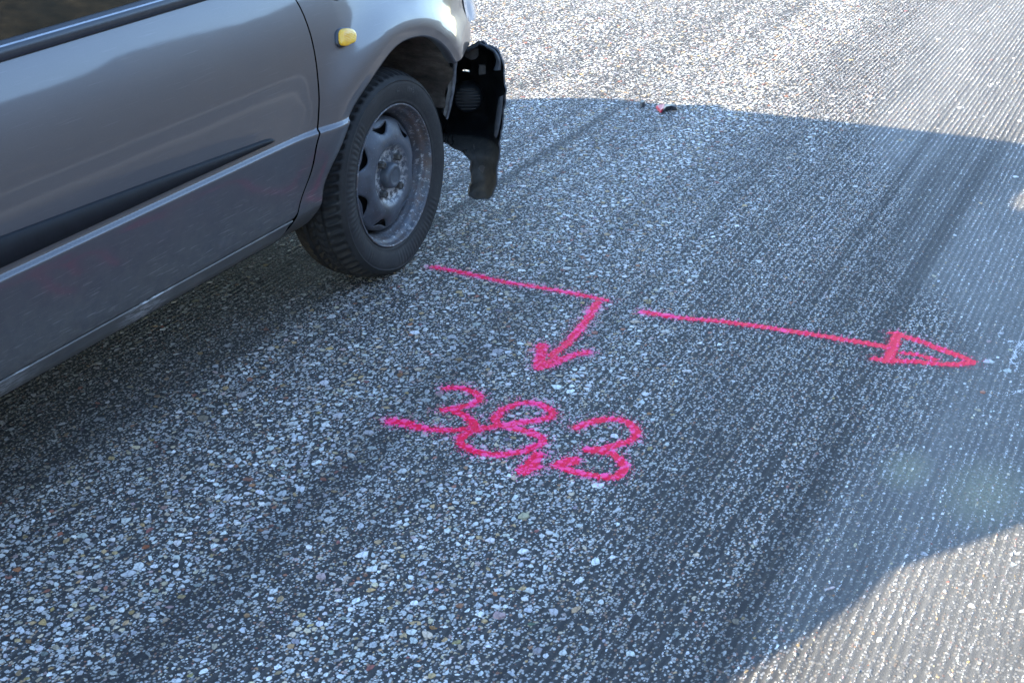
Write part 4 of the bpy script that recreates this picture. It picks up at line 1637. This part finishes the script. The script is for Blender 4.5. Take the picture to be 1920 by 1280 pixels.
L_ = [on_plane(*q, (1, 0, 0), 0.35) for q in [(848, 112), (849, 128), (847, 150), (846, 172), (841, 198), (836, 222)]]
R_ = [on_plane(*q, (1, 0, 0), 0.355) for q in [(858, 118), (856, 128), (855, 150), (852, 172), (847, 198), (840, 224)]]
F0 = np.array(L_)
F1 = np.array(R_)
prof_ = [F0 + np.array([0.05, 0.03, 0]), F0 + np.array([0.004, 0.002, 0]), F0, (F0 * 0.65 + F1 * 0.35) + np.array([-0.004, 0, 0]), (F0 * 0.35 + F1 * 0.65) + np.array([-0.001, 0, 0]), F1, F1 + np.array([0.006, 0.004, 0]), F1 + np.array([0.05, 0.05, 0])]
MAT_FLANGE = simple("fender_flange", (0.15, 0.155, 0.165), 0.5, 0.3, 0.45, 60)
part("fender_flange", *gridmesh(np.stack(prof_, 1)), MAT_FLANGE, car)
# torn liner edge
L2 = [on_plane(*q, (1, 0, 0), 0.345) for q in [(840, 128), (838, 150), (840, 168), (835, 190), (831, 215)]]
G = np.stack([np.array(L2), np.array([on_plane(*q, (1, 0, 0), 0.350) for q in [(849, 126), (848, 150), (847, 168), (843, 190), (836, 220)]])], 1)
MAT_LINEDGE = simple("torn_liner_edge", (0.16, 0.155, 0.145), 0.85, 0, 0.5, 70)
part("liner_edge", *gridmesh(G), MAT_LINEDGE, car)

# ------------------------------------------------------------------ torn bumper end
ub = np.array([0.87, 0.48, -0.10])
ub /= np.linalg.norm(ub)
BO = [(846, 104), (862, 97), (875, 92), (892, 83), (900, 78.5), (915, 85), (929, 92), (940, 107), (944, 130), (946.5, 150), (947, 172), (946, 192), (943, 209), (940, 232), (936, 254), (935, 272), (934, 290), (931, 310), (929, 330), (930, 345), (927, 356), (921, 362),
      (913, 370), (902, 374), (890, 373), (881, 369), (882, 356), (885, 344), (885, 322), (884, 304), (876, 291), (867, 284), (850, 275), (833, 267), (822, 262), (818, 200), (826, 130)]
# the plane of the open end, facing back towards the wheel
BN = np.array([0.94, -0.10, 0.0])
BD = 0.94 * 0.475
bo = np.array([on_plane(*q, BN, BD) for q in BO])
bo2 = np.stack([bo[:, 1], bo[:, 2]], -1)
ol = dense(bo2, 0.005, True)
_s = np.arange(len(ol)) * 0.11
ol = ol + np.stack([vnoise(_s * 2.1, _s * 0 + 4.4) - 0.5, vnoise(_s * 3.3, _s * 0 + 8.8) - 0.5], -1) * 0.0095
slot = np.array([on_plane(*q, BN, BD) for q in [(868, 150.2), (874, 149.6), (881.5, 151.5), (881.8, 154.4), (874, 153.4), (868, 153.2)]])[:, 1:3]
P, T = fill(ol, 0.006, [slot])


def bplane(y, z):
    x = (BD - BN[1] * y) / BN[0]
    return np.stack([x, y, z], -1)


e = polydist(ol, P[:, 0], P[:, 1])
zmaxd = 0.030 + 0.17 * sstep(0.17, 0.27, P[:, 1])
# left side stays hidden behind the fender
dep = zmaxd * (1 - np.exp(-(e / 0.016) ** 1.2))
rippl = 0.016 * (fbm(P[:, 0] * 28, P[:, 1] * 18, 4) - 0.5) + 0.010 * np.abs(((P[:, 1] * 14 + P[:, 0] * 5) % 1) - 0.5) * sstep(0.24, 0.18, P[:, 1])
Vin = bplane(P[:, 0], P[:, 1]) + (dep + rippl * sstep(0, 0.01, e))[:, None] * ub
nn = np.cross(Vin[T[:, 1]] - Vin[T[:, 0]], Vin[T[:, 2]] - Vin[T[:, 0]])
T[nn[:, 0] > 0] = T[nn[:, 0] > 0][:, ::-1]
MAT_BUMPSKIN = MAT_PAINT
Vout = bplane(P[:, 0], P[:, 1]) + (dep * 1.02 + 0.0045)[:, None] * ub
cen2 = ol.mean(0)
outn = np.zeros_like(P)
k_ = np.argmin((P[:, None, 0] - ol[None, :, 0]) ** 2 + (P[:, None, 1] - ol[None, :, 1]) ** 2, axis=1) if len(P) * len(ol) < 4e6 else np.zeros(len(P), int)
dv = ol[k_] - P
ln_ = np.linalg.norm(dv, axis=1)[:, None]
grow = np.where(ln_ > 1e-6, dv / np.maximum(ln_, 1e-6), 0) * 0.003 * np.exp(-e / 0.02)[:, None]
# edge points grow outwards along the outline normal
tang = np.roll(ol, -1, 0) - np.roll(ol, 1, 0)
nrm = np.stack([tang[:, 1], -tang[:, 0]], -1)
nrm /= np.linalg.norm(nrm, axis=1)[:, None]
if inside(ol, *(ol + nrm * 0.002).T).mean() > 0.5:
    nrm = -nrm
grow = nrm[k_] * (0.0045 * np.exp(-e / 0.03))[:, None]
Vout[:, 1] += grow[:, 0]
Vout[:, 2] += grow[:, 1]
bumper = part("front_bumper", Vout, T[:, ::-1].copy(), MAT_BUMPSKIN, car)
bumper['label'] = "torn-off front bumper end splayed outwards, dark inside"
upper = P[T].mean(1)[:, 1] > 0.215
part("bumper_inside", Vin, T[upper], MAT_INNER, bumper)
part("bumper_flap", Vin, T[~upper], MAT_FLAP, bumper)
# returned edge joining skin and inside
be = boundary_edges(T)
ids = sorted({i for q in be for i in q})
mp = {i: k for k, i in enumerate(ids)}
Ve = np.vstack([Vin[ids] - 0.0010 * ub, Vout[ids] - 0.0010 * ub])
Fe = [(mp[b_], mp[a_], mp[a_] + len(ids), mp[b_] + len(ids)) for a_, b_ in be]
MAT_EDGE = simple("bumper_edge_paint", (0.075, 0.08, 0.09), 0.45, 0.3, 0.3, 50)
part("bumper_edge", Ve, Fe, MAT_EDGE, bumper, False)
# broad returned flange along the upper edge, bent in towards the opening
FL = np.array([on_plane(*q, BN, BD) for q in [(874, 93), (892, 84), (900, 80), (915, 86.5), (928, 93.5), (937.5, 108), (939.5, 120), (938.5, 131)]])
FI = np.array([on_plane(*q, BN, BD) for q in [(877, 98), (893, 89), (900, 84.5), (913, 91), (924, 98), (930, 110), (929, 121), (924.5, 132)]])
f0 = spline(FL, 4)
f1 = spline(FI, 4)
Gf = np.stack([f0 - 0.001 * ub, f0 - 0.006 * ub, (f0 * .5 + f1 * .5) - 0.009 * ub, f1 - 0.005 * ub, f1 + 0.004 * ub, f0 + 0.010 * ub], 1)
part("bumper_flange", *gridmesh(Gf), MAT_EDGE, bumper)
# side skin: bright edge strip along the right of the opening
SL = spline(np.array([on_plane(*q, BN, BD) for q in [(934, 205), (938, 190), (940, 176), (936, 188)][:1] + [(933, 222), (931, 240), (928, 252)]]), 4)
sk0 = spline(np.array([on_plane(*q, BN, BD) for q in [(944, 178), (942, 200), (939.5, 222), (935, 246), (931, 258)]]), 4)
sk1 = spline(np.array([on_plane(*q, BN, BD) for q in [(936, 182), (932, 202), (929, 222), (926.5, 243), (926, 255)]]), 4)
Gs = np.stack([sk0 - 0.002 * ub, (sk0 + sk1) / 2 - 0.006 * ub, sk1 - 0.003 * ub, sk1 + 0.006 * ub], 1)
part("bumper_flange", *gridmesh(Gs), MAT_EDGE, bumper)
# bracket tabs and a round lamp back with ribs inside the bumper
tabp = np.array([on_plane(*q, BN, BD + 0.03) for q in [(870, 94), (897, 91), (897, 105), (892, 111), (884, 113), (872, 107)]])
Vt = np.vstack([tabp, tabp + ub * 0.012])
n_ = len(tabp)
Ft = [tuple(range(n_)), tuple(range(n_, 2 * n_))[::-1]] + [(i, (i + 1) % n_, n_ + (i + 1) % n_, n_ + i) for i in range(n_)]
part("bracket", Vt, Ft, MAT_BRKT, bumper, False)
tabp = np.array([on_plane(*q, BN, BD + 0.05) for q in [(898, 122), (910, 123), (911, 139), (898, 141)]])
Vt = np.vstack([tabp, tabp + ub * 0.012])
n_ = len(tabp)
Ft = [tuple(range(n_)), tuple(range(n_, 2 * n_))[::-1]] + [(i, (i + 1) % n_, n_ + (i + 1) % n_, n_ + i) for i in range(n_)]
part("bracket", Vt, Ft, MAT_BRKT, bumper, False)
cc_ = on_plane(877, 184, BN, BD + 0.10)
ex = np.cross(ub, [0, 0, 1.0])
ex /= np.linalg.norm(ex)
ez = np.cross(ex, ub)
Gd = []
for r_, d_ in ((0.002, -0.012), (0.030, -0.012), (0.040, -0.004), (0.044, 0.01), (0.046, 0.03)):
    Gd.append([cc_ + ex * r_ * cos(t_) + ez * r_ * sin(t_) + ub * d_ for t_ in np.linspace(0, 2 * pi, 32, endpoint=False)])
Gd = np.array(Gd).transpose(1, 0, 2)
lampb = part("fog_lamp_back", *gridmesh(Gd, True), MAT_DISC, bumper)
parts_ = []
for k in range(-3, 4):
    hw = math.sqrt(max(0.036 ** 2 - (k * 0.0095) ** 2, 0))
    c0 = cc_ + ez * k * 0.0095 - ub * 0.012
    q = [c0 - ex * hw - ez * .0015, c0 + ex * hw - ez * .0015, c0 + ex * hw + ez * .0015, c0 - ex * hw + ez * .0015]
    q = np.array(q + [p_ - ub * 0.006 for p_ in q])
    parts_.append((q, [(4, 5, 6, 7), (0, 1, 5, 4), (1, 2, 6, 5), (2, 3, 7, 6), (3, 0, 4, 7)]))
Vr, Fr = join(*parts_)
part("lamp_ribs", Vr, Fr, MAT_DISC, bumper, False)
# rest of the bumper across the nose
A = []
for y, x in [(0.24, 0.60), (0.35, 0.66), (0.55, 0.70), (0.75, 0.71), (0.95, 0.70), (1.15, 0.66), (1.30, 0.60), (1.42, 0.52), (1.47, 0.42)]:
    A.append([(x - 0.08, y, 0.505), (x - 0.01, y, 0.50), (x, y, 0.47), (x + 0.005, y, 0.38), (x - 0.005, y, 0.30), (x - 0.03, y, 0.23), (x - 0.06, y, 0.19)])
part("bumper_bar", *gridmesh(np.array(A)), MAT_PAINT, bumper)
